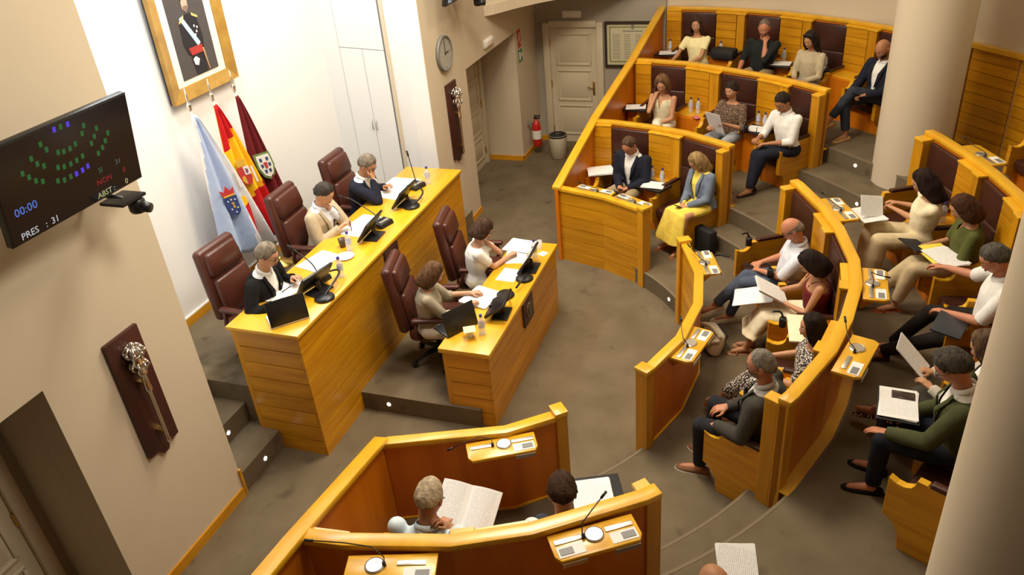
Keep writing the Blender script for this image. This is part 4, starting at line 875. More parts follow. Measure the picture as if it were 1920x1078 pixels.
# ------------------------------------------------------------------ chairs of the presidency
def rbox(mb, w, d, h, M_, r=.05, n=5, taper=1.):
    """cushion: rounded slab, w x d x h around its centre (h along local z)"""
    R_ = []
    for k in range(2*n+1):
        a = -PI/2+PI*k/(2*n); z = (h/2-r)*(1 if a > 0 else -1 if a < 0 else 0)+r*math.sin(a); q = r*math.cos(a)-r
        f = 1+(taper-1)*(z/h+.5)
        W_, D_ = (w/2+q)*f, d/2+q; ring_ = []
        for cx, cy, a0 in ((1, 1, 0), (-1, 1, 90), (-1, -1, 180), (1, -1, 270)):
            rr = min(r*1.2, D_*.95, W_*.95)
            for j in range(n+1):
                t = rad(a0+90*j/n); ring_.append((cx*(W_-rr)+rr*math.cos(t), cy*(D_-rr)+rr*math.sin(t), z))
        R_.append(ring_)
    mb.rings(R_, 0, True, True, M_); return mb
def office_chair():
    T = thing('office_chair', '-', 'chair')
    Lb = M['leather_b']; k = 1.02; S = Matrix.Scale(k, 4)
    tilt = Matrix.Rotation(rad(9), 4, 'X')
    BK = S @ Matrix.Translation((0, -.25, .50)) @ tilt
    b = rbox(MB(), .62, .12, .74, BK @ Matrix.Translation((0, -.02, .37)), .055, 5, .84).build('backrest', Lb, T, smooth=True)
    rbox(MB(), .50, .09, .40, BK @ Matrix.Translation((0, .055, .22)), .04, 4, .92).build('lumbar_cushion', Lb, b, smooth=True)
    rbox(MB(), .47, .09, .24, BK @ Matrix.Translation((0, .045, .57)), .04, 4, .9).build('headrest', Lb, b, smooth=True)
    rbox(MB(), .58, .56, .15, S @ Matrix.Translation((0, .04, .46)), .05, 5).build('seat', Lb, T, smooth=True)
    for sx in (-1, 1):
        a = rbox(MB(), .075, .40, .05, S @ Matrix.Translation((sx*.335, .03, .68)), .022, 4).build('armrest', Lb, T, smooth=True)
        MB(S).tube([(sx*.335, .16, .67), (sx*.335, .17, .52), (sx*.29, .10, .44), (sx*.24, .05, .42)], .022, 8).tube([(sx*.335, -.12, .67), (sx*.335, -.15, .5), (sx*.29, -.1, .44)], .022, 8).build('arm_support', Lb, a, smooth=True)
    MB(S).lathe([(.032, .12), (.032, .30), (.05, .31), (.05, .34), (.11, .36), (.11, .39)], 14).build('gas_column', M['black'], T, smooth=True)
    for i in range(5):
        a = rad(90+72*i); c, s = math.cos(a), math.sin(a)
        g = MB(S).tube([(0, 0, .13), (c*.15, s*.15, .115), (c*.31, s*.31, .075)], [.034, .028, .020], 8).build('base_leg', M['black'], T, smooth=True)
        MB(S @ Matrix.Translation((c*.31, s*.31, .034)) @ Matrix.Rotation(a+1.2, 4, 'Z') @ Matrix.Rotation(PI/2, 4, 'Y')).lathe([(.02, -.026), (.032, -.024), (.032, .024), (.02, .026)], 14).build('caster', M['black'], g)
    return T
CH0 = office_chair(); chairs = [((5.56, 5.06, .67), (5.45, 3), 'brown leather office chair behind the man in black jacket with the laptop'), ((6.90, 5.14, .67), (6.95, 3), 'brown leather office chair of the man in the beige blazer'),
          ((7.98, 5.10, .67), (8.0, 3), 'brown leather office chair of the man in the dark navy suit'), ((6.42, 3.52, .22), (6.75, 2.2), 'brown leather office chair of the woman in grey-beige top'), ((7.52, 3.42, .22), (7.75, 2.2), 'brown leather office chair of the woman in white T-shirt')]
for i, (p, f, lb) in enumerate(chairs):
    c = CH0 if i == 0 else copy_tree(CH0)
    c.location = p; c.rotation_euler = (0, 0, math.atan2(-(f[0]-p[0]), f[1]-p[1])); tag(c, lb, 'chair', 'leather office chairs at the two desks')

# ------------------------------------------------------------------ flags
def flag(label, x, y, ztop, mats, pick, wid, zb, crest=None, floor_z=.67):
    T = thing('flag', label, 'flag', (x, y, floor_z)); 
    MB().lathe([(.17, 0), (.17, .02), (.06, .05), (.035, .09), (.018, .12)], 20).build('base', M['brass'], T, smooth=True)
    hz = ztop-floor_z
    MB().lathe([(.011, .1), (.010, hz)], 10).build('pole', M['silver'], T, smooth=True)
    MB().lathe([(.014, hz), (.024, hz+.01), (.018, hz+.03), (.030, hz+.05), (.022, hz+.075), (.008, hz+.10), (.012, hz+.14), (.002, hz+.24)], 12).build('finial', M['silver'], T, smooth=True)
    NU, NV = 34, 30; v = []; f = []; mi = []
    ht = hz-.05; hbot = zb-floor_z
    def P(a, b):
        z = ht+(hbot-ht)*b - .20*b*(a-.35)**2*2
        w = wid*(.05+.95*b**.85); xx = -.012-.20*wid*b+w*a; fold = math.sin(a*5.2*PI+.8)*(.018+.075*b)+math.sin(a*2.2*PI)*.03*b
        return (xx-.0, -.010-.04*b+fold*.75, z-.05*b*math.sin(a*5.2*PI))
    for i in range(NU+1):
        for j in range(NV+1): v.append(P(i/NU, j/NV))
    for i in range(NU):
        for j in range(NV): f.append((i*(NV+1)+j, (i+1)*(NV+1)+j, (i+1)*(NV+1)+j+1, i*(NV+1)+j+1)); mi.append(pick((i+.5)/NU, (j+.5)/NV))
    c = MB(); c.add(v, f); c.m = mi; o = c.build('cloth', mats, T, smooth=True)
    so = o.modifiers.new('t', 'SOLIDIFY'); so.thickness = .004
    if crest: crest(T, P)
    return T
FB = cloth((.40, .50, .74), (.46, .56, .78), 6); FW = cloth((.78, .78, .80), (.84, .84, .86), 6); FR = cloth((.50, .012, .016), (.58, .018, .02), 6); FY = cloth((.86, .50, .015), (.92, .58, .02), 6); FM = cloth((.13, .012, .016), (.17, .018, .02), 6)
CB = plain('crest_blue', (.025, .05, .19), .7); CR = plain('crest_red', (.46, .03, .03), .7); CG = plain('crest_gold', (.62, .36, .04), .5); CW = plain('crest_white', (.72, .70, .66), .7); CGR = plain('crest_green', (.12, .20, .05), .7)
def crest_pts(P, a, b, pts, off=-.016):
    """flat badge points (da, db) laid on the cloth"""
    c = np.array(P(a, b)); ua = np.array(P(a+.02, b))-c; ub = np.array(P(a, b+.02))-c
    ua = nrm(V(1, 0, -.18)); ub = nrm(V(.22, 0, -1))
    return [tuple(c+ua*x+ub*y+V(0, off, 0)) for x, y in pts]
def badge(T, P, a, b, name, pts, mat, off, th=.004):
    q = crest_pts(P, a, b, pts, off); n = len(q)
    return MB().extr(q, (0, -th, 0)).build(name, mat, T)
def crest1(T, P):
    sh = [(-.11, -.10), (.11, -.10), (.11, .05), (.07, .12), (0, .16), (-.07, .12), (-.11, .05)]
    o = badge(T, P, .42, .62, 'shield', sh, CB, -.10)
    for i, (x, y) in enumerate(((-.06, -.05), (0, -.06), (.06, -.05), (-.05, .06), (.05, .06), (0, .11))): badge(o, P, .42, .62, 'cross', [(x-.012, y), (x, y-.014), (x+.012, y), (x, y+.014)], CW, -.105)
    badge(o, P, .42, .62, 'chalice', [(-.025, -.02), (.025, -.02), (.008, .01), (.02, .05), (-.02, .05), (-.008, .01)], CG, -.106)
    badge(T, P, .42, .62, 'crown', [(-.09, -.11), (-.12, -.21), (-.05, -.17), (0, -.24), (.05, -.17), (.12, -.21), (.09, -.11)], CR, -.10)
    badge(o, P, .42, .62, 'band', [(-.09, -.125), (.09, -.125), (.09, -.105), (-.09, -.105)], CG, -.105)
def crest2(T, P):
    sh = [(-.10, -.12), (.10, -.12), (.10, .06), (.05, .12), (-.05, .12), (-.10, .06)]
    o = badge(T, P, .42, .50, 'shield', sh, CR, -.10)
    badge(o, P, .42, .50, 'quarter', [(0, -.12), (.10, -.12), (.10, -.01), (0, -.01)], CW, -.104); badge(o, P, .42, .50, 'quarter', [(-.07, .0), (-.02, .0), (-.02, .10), (-.05, .10), (-.09, .05)], CG, -.104)
    badge(o, P, .42, .50, 'lion', [(.03, -.10), (.07, -.08), (.05, -.03), (.02, -.04)], plain('crest_purple', (.20, .05, .12), .7), -.108)
    for sx in (-1, 1): badge(T, P, .42, .50, 'pillar', [(sx*.15-.018, -.10), (sx*.15+.018, -.10), (sx*.15+.018, .12), (sx*.15-.018, .12)], CW, -.10)
    badge(T, P, .42, .50, 'crown', [(-.07, -.13), (-.09, -.20), (0, -.23), (.09, -.20), (.07, -.13)], CG, -.10)
def crest3(T, P):
    sh = [(-.12, -.14), (.12, -.14), (.13, .02), (.08, .13), (0, .17), (-.08, .13), (-.13, .02)]
    o = badge(T, P, .46, .52, 'wreath', [(x*1.25, y*1.2) for x, y in sh], CGR, -.10); badge(T, P, .46, .52, 'shield', sh, CW, -.105)
    for x, y in ((-.06, -.08), (.06, -.08), (-.07, 0), (.07, 0), (-.04, .08), (.04, .08)): badge(o, P, .46, .52, 'charge', [(x-.022, y-.022), (x+.022, y-.022), (x+.018, y+.022), (x-.018, y+.022)], CB, -.111)
    badge(o, P, .46, .52, 'centre', [(-.03, -.04), (.03, -.04), (.02, .04), (-.02, .04)], CR, -.111)
flag('white flag with a broad light blue stripe and blue crest, nearest of the three', 6.44, 6.02, 2.97, [FW, FB], lambda a, b: 1 if .10-.35*b+.12 < a < .80-.22*b else 0, .86, 1.22, crest1)
flag('red and yellow flag with a coat of arms, middle of the three', 6.84, 6.05, 2.95, [FR, FY], lambda a, b: 1 if .24 < b+.16*(a-.5) < .66 or a < .06+.12*b*(b > .5) else 0, .74, 1.20, crest2)
flag('dark maroon flag with a white and green crest, farthest of the three', 7.26, 6.08, 2.92, [FM], lambda a, b: 0, .56, 1.25, crest3)

# ------------------------------------------------------------------ framed portrait on the niche wall
T = thing('portrait', 'large gilt framed standing portrait hanging above the flags', 'picture', (7.03, 6.31, 3.0))
x0, x1, z0, z1 = -.545, .545, 0, 1.72
PF = Matrix.Rotation(rad(1.5), 4, 'X')
MB(PF).box((0, -.02, .86), (1.09, .02, 1.72)).build('backing', M['blackm'], T)
fr = MB(PF); b = .135
for q in ([(x0, z0), (x1, z0), (x1-b, z0+b), (x0+b, z0+b)], [(x1, z0), (x1, z1), (x1-b, z1-b), (x1-b, z0+b)], [(x1, z1), (x0, z1), (x0+b, z1-b), (x1-b, z1-b)], [(x0, z1), (x0, z0), (x0+b, z0+b), (x0+b, z1-b)]):
    o_, i_ = [(q[0][0], -.03, q[0][1]), (q[1][0], -.03, q[1][1])], [(q[2][0], -.03, q[2][1]), (q[3][0], -.03, q[3][1])]
    vs = [o_[0], o_[1], i_[0], i_[1]] + [(p[0], -.085, p[2]) for p in o_] + [(p[0], -.055, p[2]) for p in i_]
    fr.add(vs, [(3, 2, 1, 0), (4, 5, 6, 7), (0, 1, 5, 4), (1, 2, 6, 5), (2, 3, 7, 6), (3, 0, 4, 7)])
fr.build('frame', M['gold'], T)
MB(PF).box((0, -.036, .86), (.82, .008, 1.45)).build('mount', plain('cream_mount', (.80, .76, .62), .8), T)
pic = MB(PF).box((0, -.042, .865), (.59, .006, 1.35)).build('picture', plain('portrait_ground', (.065, .055, .052), .55), T)
def flat(name, pts, mat, y): MB(PF).extr([(x, y, z+.55) for x, z in pts], (0, -.0015, 0)).build(name, mat, pic)
PD = plain('print_uniform', (.012, .011, .014), .55); PS = plain('print_skin', (.50, .33, .24), .55)
flat('trousers', [(-.10, -.10), (.11, -.10), (.115, -.355), (-.07, -.355)], PD, -.046)
flat('coat', [(-.05, .28), (-.15, .22), (-.165, -.02), (-.12, -.13), (.13, -.13), (.16, .02), (.13, .22), (.05, .28)], PD, -.047)
flat('face', [(-.045, .33), (-.052, .40), (-.02, .45), (.025, .45), (.05, .40), (.04, .33), (0, .285)], PS, -.0475); flat('hair', [(-.055, .40), (-.04, .46), (0, .475), (.04, .46), (.052, .40), (.03, .435), (-.03, .435)], PD, -.049)
flat('beard', [(-.04, .33), (-.03, .36), (.03, .36), (.04, .33), (0, .285)], plain('print_beard', (.20, .13, .09), .6), -.049)
flat('sash', [(-.14, .25), (-.09, .27), (.10, -.04), (.05, -.07)], plain('print_sash', (.42, .55, .76), .6), -.0495); flat('belt', [(-.11, -.06), (.11, -.06), (.10, -.14), (-.08, -.14)], plain('print_red', (.38, .03, .02), .6), -.051)
for q in ([(-.155, .22), (-.06, .28), (-.07, .25), (-.15, .20)], [(.06, .28), (.15, .23), (.14, .21), (.06, .25)]): flat('epaulette', q, plain('print_gold', (.62, .46, .16), .5), -.051)
for x, z in ((.06, .14), (.10, .12), (.08, .08), (.05, .05)): flat('medal', [(x-.014, z), (x, z+.016), (x+.014, z), (x, z-.016)], CW, -.052)
flat('glove', [(-.08, -.18), (-.03, -.16), (.02, -.2), (-.02, -.26), (-.07, -.24)], CW, -.052); flat('baton', [(.10, -.10), (.125, -.10), (.15, -.34), (.137, -.34)], plain('print_baton', (.45, .26, .12), .5), -.052)

# ------------------------------------------------------------------ the two vote screens
def text(s, size, mat, parent, Mx, name, align='LEFT'):
    cu = bpy.data.curves.new('t', 'FONT'); cu.body = s; cu.size = size; cu.align_x = align; cu.extrude = .0008; cu.resolution_u = 2
    o = bpy.data.objects.new('t', cu); COL.objects.link(o); bpy.context.view_layer.update()
    me = bpy.data.meshes.new_from_object(o.evaluated_get(bpy.context.evaluated_depsgraph_get())); bpy.data.objects.remove(o); bpy.data.curves.remove(cu)
    me.transform(Mx); me.materials.clear(); me.materials.append(mat); me.name = name
    n = bpy.data.objects.new(name, me); COL.objects.link(n); n.parent = parent; return n
EG = emis('led_green', (.02, .30, .06), .5); EB = emis('led_blue', (.10, .06, 1), .95); ER = emis('text_red', (.75, .03, .05), .5); EC = emis('text_blue', (.12, .26, .9), .9); EY_ = emis('text_yellow', (.75, .72, .30), .75); EW_ = emis('text_white', (.72, .74, .78), .9); EGT = emis('text_green', (.10, .32, .16), .5); EGR = emis('text_grey', (.25, .27, .28), .5)
DOTS = [(-.063, .271, 1), (-.013, .271, 0), (.042, .268, 1), (.155, .218, 0), (.248, .166, 0), (.13, .174, 0), (.218, .122, 0), (.33, .104, 0), (.183, .087, 0), (.296, .062, 0), (.262, .027, 0), (.219, .004, 0), (-.182, .221, 0), (-.151, .175, 0), (-.077, .128, 0), (-.035, .117, 0), (.014, .117, 0), (.061, .13, 0), (-.268, .162, 0), (-.238, .117, 0), (-.198, .087, 0), (-.105, .038, 0), (-.06, .025, 0), (-.008, .022, 0), (.042, .026, 0), (.093, .035, 0), (-.351, .101, 0), (-.316, .063, 0), (-.278, .023, 0), (-.234, 0, 0), (-.13, -.042, 0), (-.083, -.057, 0), (-.031, -.055, 0), (.015, -.056, 1), (.067, -.053, 1), (.114, -.044, 1)]
def tv(label, c):
    T = thing('television', label, 'screen', c); F = Matrix.Rotation(rad(9.6), 4, 'X')       # faces -Y, tilted down
    MB(F).box((0, .025, 0), (1.10, .05, .625)).build('casing', M['black'], T, bevel=.006)
    s = MB(F).box((0, -.001, 0), (1.078, .004, .600)).build('screen', M['screen'], T)
    Q = F @ Matrix.Translation((0, -.004, 0)) @ Matrix.Rotation(PI/2, 4, 'X')                # local x, y of the screen
    for x, y, k in DOTS: MB(Q).box((x, y, 0), (.024, .034, .001)).build('vote_light', EB if k else EG, s)
    for st, x, y, h, m in (('SI', .185, -.128, .052, EGT), ('31', .335, -.128, .052, EGR), ('NON', .15, -.205, .056, ER), ('0', .385, -.205, .052, ER), ('ABST :', .135, -.292, .056, EY_), ('0', .385, -.292, .056, EY_), ('00:00', -.478, -.135, .075, EC), ('PRES', -.478, -.288, .062, EW_), (':', -.296, -.288, .062, EW_), ('31', -.252, -.288, .062, EW_)):
        text(st, h, m, s, Q @ Matrix.Translation((x, y, .0005)), 'screen_text')
    MB(F).box((0, .08, -.05), (.30, .07, .30)).tube([(0, .11, -.10), (.0, .30, -.12)], .03).build('wall_bracket', M['black'], T)
    cm = MB().box((.30, .02, -.36), (.22, .20, .02)).build('camera_shelf', M['black'], T)
    MB().lathe([(.05, -.05), (.06, -.03), (.06, .03), (.04, .06)], 14, M=Matrix.Translation((.36, -.02, -.43))).tube([(.36, -.02, -.43), (.37, -.12, -.45)], [.045, .035], 12).tube([(.3, .02, -.36), (.3, .32, -.33)], .018).build('dome_camera', M['black'], cm, smooth=True)
    return T
tv('large black vote-result television tilted on the left wall', (3.455, 4.29, 3.66))
tv('second black television cut by the top edge above the clock', (9.985, 4.29, 3.66))

# ------------------------------------------------------------------ maces, clock, signs and other wall pieces
def mace(label, x):
    T = thing('ceremonial_mace', label, 'mace', (x, WY, 1.12)); w, h = .335, 1.14
    MB().extr([(-w/2, 0, .06), (-.06, 0, .055), (-.03, 0, .0), (.03, 0, .0), (.06, 0, .055), (w/2, 0, .06), (w/2, 0, h), (-w/2, 0, h)], (0, -.035, 0)).build('board', M['mahog'], T, bevel=.006)
    y = -.10
    MB().lathe([(.006, .10), (.014, .13), (.020, .15), (.013, .17), (.016, .19), (.017, .62), (.026, .64), (.030, .66), (.024, .70), (.024, .78), (.038, .80), (.040, .83), (.022, .85), (.020, .86)], 18, M=Matrix.Translation((0, y, 0))).build('shaft', M['silver'], T, smooth=True)
    hd = MB().lathe([(.020, .85), (.050, .88), (.058, .91), (.042, .94), (.052, .96), (.030, .97)], 18, M=Matrix.Translation((0, y, 0)))
    for i in range(8):
        a = 2*PI*i/8; c, s = math.cos(a), math.sin(a)
        hd.tube([(c*.045, y+s*.045, .955), (c*.075, y+s*.075, .985), (c*.072, y+s*.072, 1.02), (c*.035, y+s*.035, 1.055)], .010, 6); hd.sph((c*.075, y+s*.075, 1.0), .015, 8, 6); hd.sph((c*.052, y+s*.052, .905), .013, 8, 6)
        hd.tube([(c*.058, y+s*.058, .90), (c*.072, y+s*.072, .87), (c*.05, y+s*.05, .845)], .008, 6)
    hd.sph((0, y, 1.0), .05, 14, 10); hd.sph((0, y, 1.065), .022, 10, 8)
    hd.build('crown', M['silver'], T, smooth=True)
    for z in (.24, .72): MB().box((0, -.06, z), (.05, .06, .018)).build('bracket', M['brass'], T)
mace('silver ceremonial mace on a dark board, left wall below the television', 3.56)
mace('silver ceremonial mace on a dark board, below the wall clock', 9.873)
T = thing('wall_clock', 'round grey wall clock showing three above the far mace', 'clock', (9.80, WY, 2.68)); Q = Matrix.Rotation(PI/2, 4, 'X')
MB(Q).lathe([(.235, 0), (.235, .045), (.215, .05), (.213, .03), (.001, .03)], 40).build('case', M['grey'], T, smooth=True)
MB(Q).lathe([(.212, .031), (.001, .0315)], 40).build('face', plain('clock_face', (.40, .38, .34), .5), T)
hd = MB(Q)
for i in range(12): a = PI*i/6; hd.box((0, .19, .033), (.008 if i % 3 else .014, .025, .002), M=Matrix.Rotation(a, 4, 'Z'))
hd.build('hour_marks', M['grey'], T)
MB(Q).box((.05, 0, .036), (.13, .014, .003)).build('hour_hand', M['black'], T); MB(Q).box((0, .07, .039), (.010, .19, .003)).build('minute_hand', M['black'], T)
def emergency_light(label, p, rz):
    T = thing('emergency_light', label, 'light', p, rotz=rz)
    MB().box((0, -.02, 0), (.34, .04, .12)).build('housing', M['white'], T, bevel=.008); MB().box((0, -.045, 0), (.30, .02, .085)).build('diffuser', plain('diffuser', (.80, .77, .68), .3), T, bevel=.008)
emergency_light('white emergency light box over the far side recess', (11.42, WY, 2.42), 0)
emergency_light('cream emergency light box over the back door', (13.73, 3.93, 2.315), -PI/2)
T = thing('fire_sign', 'tall narrow red extinguisher sign on the far corner wall', 'sign', (12.85, WY, 1.98)); MB().box((0, -.004, .14), (.16, .006, .30)).build('plate', M['redsign'], T)
q = MB().box((0, -.008, .16), (.045, .003, .10)).box((0, -.008, .215), (.02, .003, .03)).box((.03, -.008, .225), (.05, .003, .012)).box((-.045, -.008, .10), (.02, .003, .03)).box((.05, -.008, .06), (.02, .003, .03)); q.build('pictogram', M['card'], T)
T = thing('exit_sign', 'green exit sign below the red extinguisher sign', 'sign', (12.86, WY, 1.72)); MB().box((0, -.004, .11), (.19, .006, .20)).build('plate', M['green'], T)
MB().box((-.03, -.008, .11), (.07, .003, .13)).extr([(.02, -.008, .13), (.05, -.008, .13), (.05, -.008, .16), (.085, -.008, .115), (.05, -.008, .07), (.05, -.008, .10), (.02, -.008, .10)], (0, -.003, 0)).build('pictogram', M['card'], T)
T = thing('fire_extinguisher', 'red fire extinguisher hanging at the far corner beside the bin', 'extinguisher', (12.98, 4.47, .17))
MB().lathe([(.001, 0), (.075, .0), (.082, .02), (.082, .36), (.07, .42), (.04, .46), (.028, .47), (.028, .50)], 20).build('cylinder', M['red'], T, smooth=True)
MB().box((0, -.02, .52), (.04, .10, .03)).box((0, -.03, .56), (.03, .12, .015)).tube([(0, .03, .51), (.09, .03, .48), (.115, .0, .30), (.11, -.02, .06)], .014, 8).build('valve_and_hose', M['black'], T, smooth=True)
MB().lathe([(.0835, .14), (.0835, .30)], 20, caps=False).build('label_band', M['card'], T)
MB().box((0, .12, .40), (.06, .10, .04)).build('wall_hook', M['grey'], T)
T = thing('waste_bin', 'round cream waste bin with a black rim beside the back door', 'bin', (12.89, 4.05, 0))
MB().lathe([(.13, 0), (.145, .01), (.165, .40), (.165, .43), (.150, .43), (.14, .05), (.001, .04)], 26).build('drum', plain('bin_cream', (.62, .57, .44), .4), T, smooth=True)
MB().lathe([(.167, .40), (.170, .425), (.150, .435), (.11, .40), (.10, .34), (.001, .33)], 26).build('rim', M['black'], T, smooth=True)
T = thing('certificate', 'dark framed certificate with columns of names beside the back door', 'picture', (13.72, 2.86, 1.80), rotz=-PI/2)
w, h = .98, .78
f = MB()
for c, d in (((0, -.02, h/2-.02), (w, .04, .04)), ((0, -.02, -h/2+.02), (w, .04, .04)), ((-w/2+.02, -.02, 0), (.04, .04, h-.08)), ((w/2-.02, -.02, 0), (.04, .04, h-.08))): f.box(c, d)
f.build('frame', plain('dark_frame', (.035, .024, .016), .4), T)
MB().box((0, -.008, 0), (w-.07, .01, h-.07)).build('mount', plain('certificate_cream', (.60, .56, .38), .7), T)
f = MB()
for c, d in (((0, 0, .295), (.80, .004, .022)), ((0, 0, -.295), (.80, .004, .022)), ((-.40, 0, 0), (.022, .004, .59)), ((.40, 0, 0), (.022, .004, .59))): f.box((c[0], -.014, c[2]), d)
f.build('border', plain('olive_print', (.26, .27, .08), .7), T)
f = MB().box((0, -.016, .295), (.045, .004, .07)).box((0, -.015, .225), (.34, .003, .014))
for i in range(4):
    for j in range(14): f.box((-.285+.19*i, -.015, .165-.031*j), (.13-.02*((i*7+j*3) % 3), .003, .006))
f.build('print', plain('print_grey', (.22, .21, .16), .7), T)

# ------------------------------------------------------------------ things on the desks, on laps and on the floor
def sheet(label, p, rz, w=.23, h=.325, rx=0., ry=0., mat='paper', bend=0., name='paper_sheet', cat='paper', group=None, n=1, th=.002):
    """a sheet (or pile of n sheets) centred at p"""
    v = []; NX = 6
    mb = MB(Matrix.Rotation(rz, 4, 'Z') @ Matrix.Rotation(rx, 4, 'X') @ Matrix.Rotation(ry, 4, 'Y'))
    for k in range(n):
        a = 0 if n == 1 else (rng.random()-.5)*.12; M2 = Matrix.Rotation(a, 4, 'Z')
        z0 = k*(th+.0015)
        mb.rings([[(x, -h/2, z0+bend*math.cos(PI*x/w)), (x, h/2, z0+bend*math.cos(PI*x/w)), (x, h/2, z0+th+bend*math.cos(PI*x/w)), (x, -h/2, z0+th+bend*math.cos(PI*x/w))] for x in [(-.5+i/NX)*w for i in range(NX+1)]], M=M2)
    o = mb.build(name, M[mat] if isinstance(mat, str) else mat); o.location = p
    return tag(o, label, cat, group)
DZ, SZ = 1.456, .921
sheet('open folder of papers in front of the man in black jacket', (5.55, 4.69, DZ), -.1, .46, .30, n=3)
sheet('white sheets with coloured tables between the first two men at the tall desk', (6.17, 4.66, DZ), -.2, .40, .30, n=2)
sheet('papers being written on by the man in the beige blazer', (7.03, 4.63, DZ), -.1, .52, .30, n=2)
sheet('large open booklet before the man in the dark navy suit', (8.08, 4.70, DZ), -.05, .62, .38, bend=.012, n=2, name='booklet', cat='booklet')
sheet('bundle of white papers under the hands of the woman in grey-beige top', (6.62, 3.04, SZ), -.25, .36, .34, n=6)
sheet('single printed table sheet in the middle of the small desk', (7.15, 2.91, SZ), -.05, .28, .22)
sheet('sheet being written on by the woman in white T-shirt', (7.58, 2.97, SZ), .25, .34, .24)
sheet('stack of white papers at the far end of the small desk', (7.83, 3.01, SZ), -.12, .30, .33, n=4)
sheet('loose slip of white paper near the far bottle on the tall desk', (8.16, 4.50, DZ), .3, .14, .10, mat='paper_plain')
def laptop(label, p, rz, open_deg=100, w=.36, base='white', lid='black'):
    T = thing('laptop', label, 'laptop', p, rotz=rz)
    b = MB().box((0, .0, .010), (w, .25, .018)).build('base', M[base], T, bevel=.004); MB().box((0, .02, .020), (w-.05, .12, .003)).build('keyboard', M['black'], b)
    L_ = frame((0, -.122, .018), 0, rad(90-open_deg))
    l = MB(L_).box((0, -.004, .125), (w, .010, .25)).build('lid', M[lid], T, bevel=.003); MB(L_).box((0, .002, .125), (w-.02, .002, .22)).build('screen', M['screen'], l)
    return T
laptop('open laptop with black lid and white base, near end of the tall desk', (5.11, 4.36, DZ), -.76, 100, .36)
laptop('open black laptop at the near end of the small desk', (6.05, 3.10, SZ), -.55, 104, .38, 'black')
def monitor(label, p, rz, w=.40, tilt=35):
    T = thing('desk_screen', label, 'screen', p, rotz=rz)
    MB().box((0, -.03, .008), (.24, .17, .016)).build('foot', M['black'], T, bevel=.004); MB().tube([(0, -.05, .01), (0, -.03, .12)], .022, 8).build('neck', M['black'], T)
    F = frame((0, .0, .13), 0, rad(tilt)); c = MB(F).box((0, 0, 0), (w, .026, .26)).build('casing', M['black'], T, bevel=.004); MB(F).box((0, .0135, 0), (w-.03, .003, .23)).build('screen', M['screen'], c)
    return T
monitor('black desk screen beside the laptop on the tall desk', (5.62, 4.35, DZ), -.25)
monitor('black desk screen before the man in the beige blazer', (6.80, 4.36, DZ), .05)
monitor('black desk screen before the man in the dark navy suit', (7.66, 4.36, DZ), .0, .42)
monitor('black desk screen between the two women on the small desk', (6.36, 2.74, SZ), .1, .36, 55)
monitor('black desk screen before the woman in white T-shirt', (7.34, 2.74, SZ), .05, .40)
def gooseneck(label, p, pts, base='disc', group=None, r=.006):
    T = thing('gooseneck_microphone', label, 'microphone', p)
    if base == 'disc': MB().lathe([(.001, 0), (.10, 0), (.10, .015), (.08, .035), (.001, .04)], 24).build('base', M['black'], T, smooth=True)
    else:
        MB(frame((0, 0, 0), -.3)).extr([(-.10, -.07, 0), (.10, -.07, 0), (.10, .07, 0), (-.10, .07, 0)], (0, .02, .05)).build('base', M['black'], T, bevel=.006); MB(frame((0, 0, .0), -.3)).box((0, -.01, .053), (.14, .04, .012)).build('control_strip', M['steel'], T)
    MB().tube(pts, r, 8).build('stem', M['black'], T, smooth=True)
    d = (Vector(pts[-1])-Vector(pts[-2])).normalized(); MB().tube([pts[-1], tuple(Vector(pts[-1])+d*.07)], .012, 10).build('tip', M['blackm'], T, smooth=True)
    return T
def arc(pts, n=6):
    P = [Vector(pts[0])]+[Vector(p) for p in pts]+[Vector(pts[-1])]; out = []
    for i in range(1, len(P)-2):
        for k in range(n):
            t = k/n; out.append(tuple(.5*((2*P[i])+(-P[i-1]+P[i+1])*t+(2*P[i-1]-5*P[i]+4*P[i+1]-P[i+2])*t*t+(-P[i-1]+3*P[i]-3*P[i+1]+P[i+2])*t**3)))
    return out+[pts[-1]]
gooseneck('microphone on a thin straight stem before the man in black jacket', (5.80, 4.42, DZ), arc([(0, 0, .04), (.0, .06, .20), (.0, .24, .34)]), 'box')
gooseneck('thick curved black gooseneck by the first desk screen', (5.50, 4.19, DZ), arc([(0, 0, .03), (.14, -.02, .08), (.32, .0, .11), (.38, .08, .10), (.30, .15, .10), (.22, .16, .09)]), 'disc', r=.011)
gooseneck('microphone on a long thin stem before the man in the beige blazer', (7.09, 4.36, DZ), arc([(0, 0, .05), (.0, .14, .16), (-.02, .34, .30), (-.05, .42, .34)]), 'box')
gooseneck('thick curved black gooseneck by the third desk screen', (7.60, 4.25, DZ), arc([(0, 0, .03), (.10, -.06, .06), (.22, -.06, .10), (.28, .02, .12), (.22, .10, .12), (.16, .12, .12)]), 'disc', r=.011)
gooseneck('microphone on a straight stem before the man in the dark navy suit', (8.14, 4.43, DZ), arc([(0, 0, .05), (.03, .04, .20), (.08, .10, .38)]), 'box')
gooseneck('black disc microphone with a curled stem on the small desk', (6.72, 2.80, SZ), arc([(0, 0, .04), (-.12, -.10, .10), (-.28, -.12, .12), (-.34, -.02, .10)]), 'disc', r=.013)
gooseneck('low microphone with thick stem before the woman in white T-shirt', (7.10, 2.71, SZ), arc([(0, 0, .04), (-.10, -.04, .09), (-.22, -.02, .07)]), 'disc', r=.012)
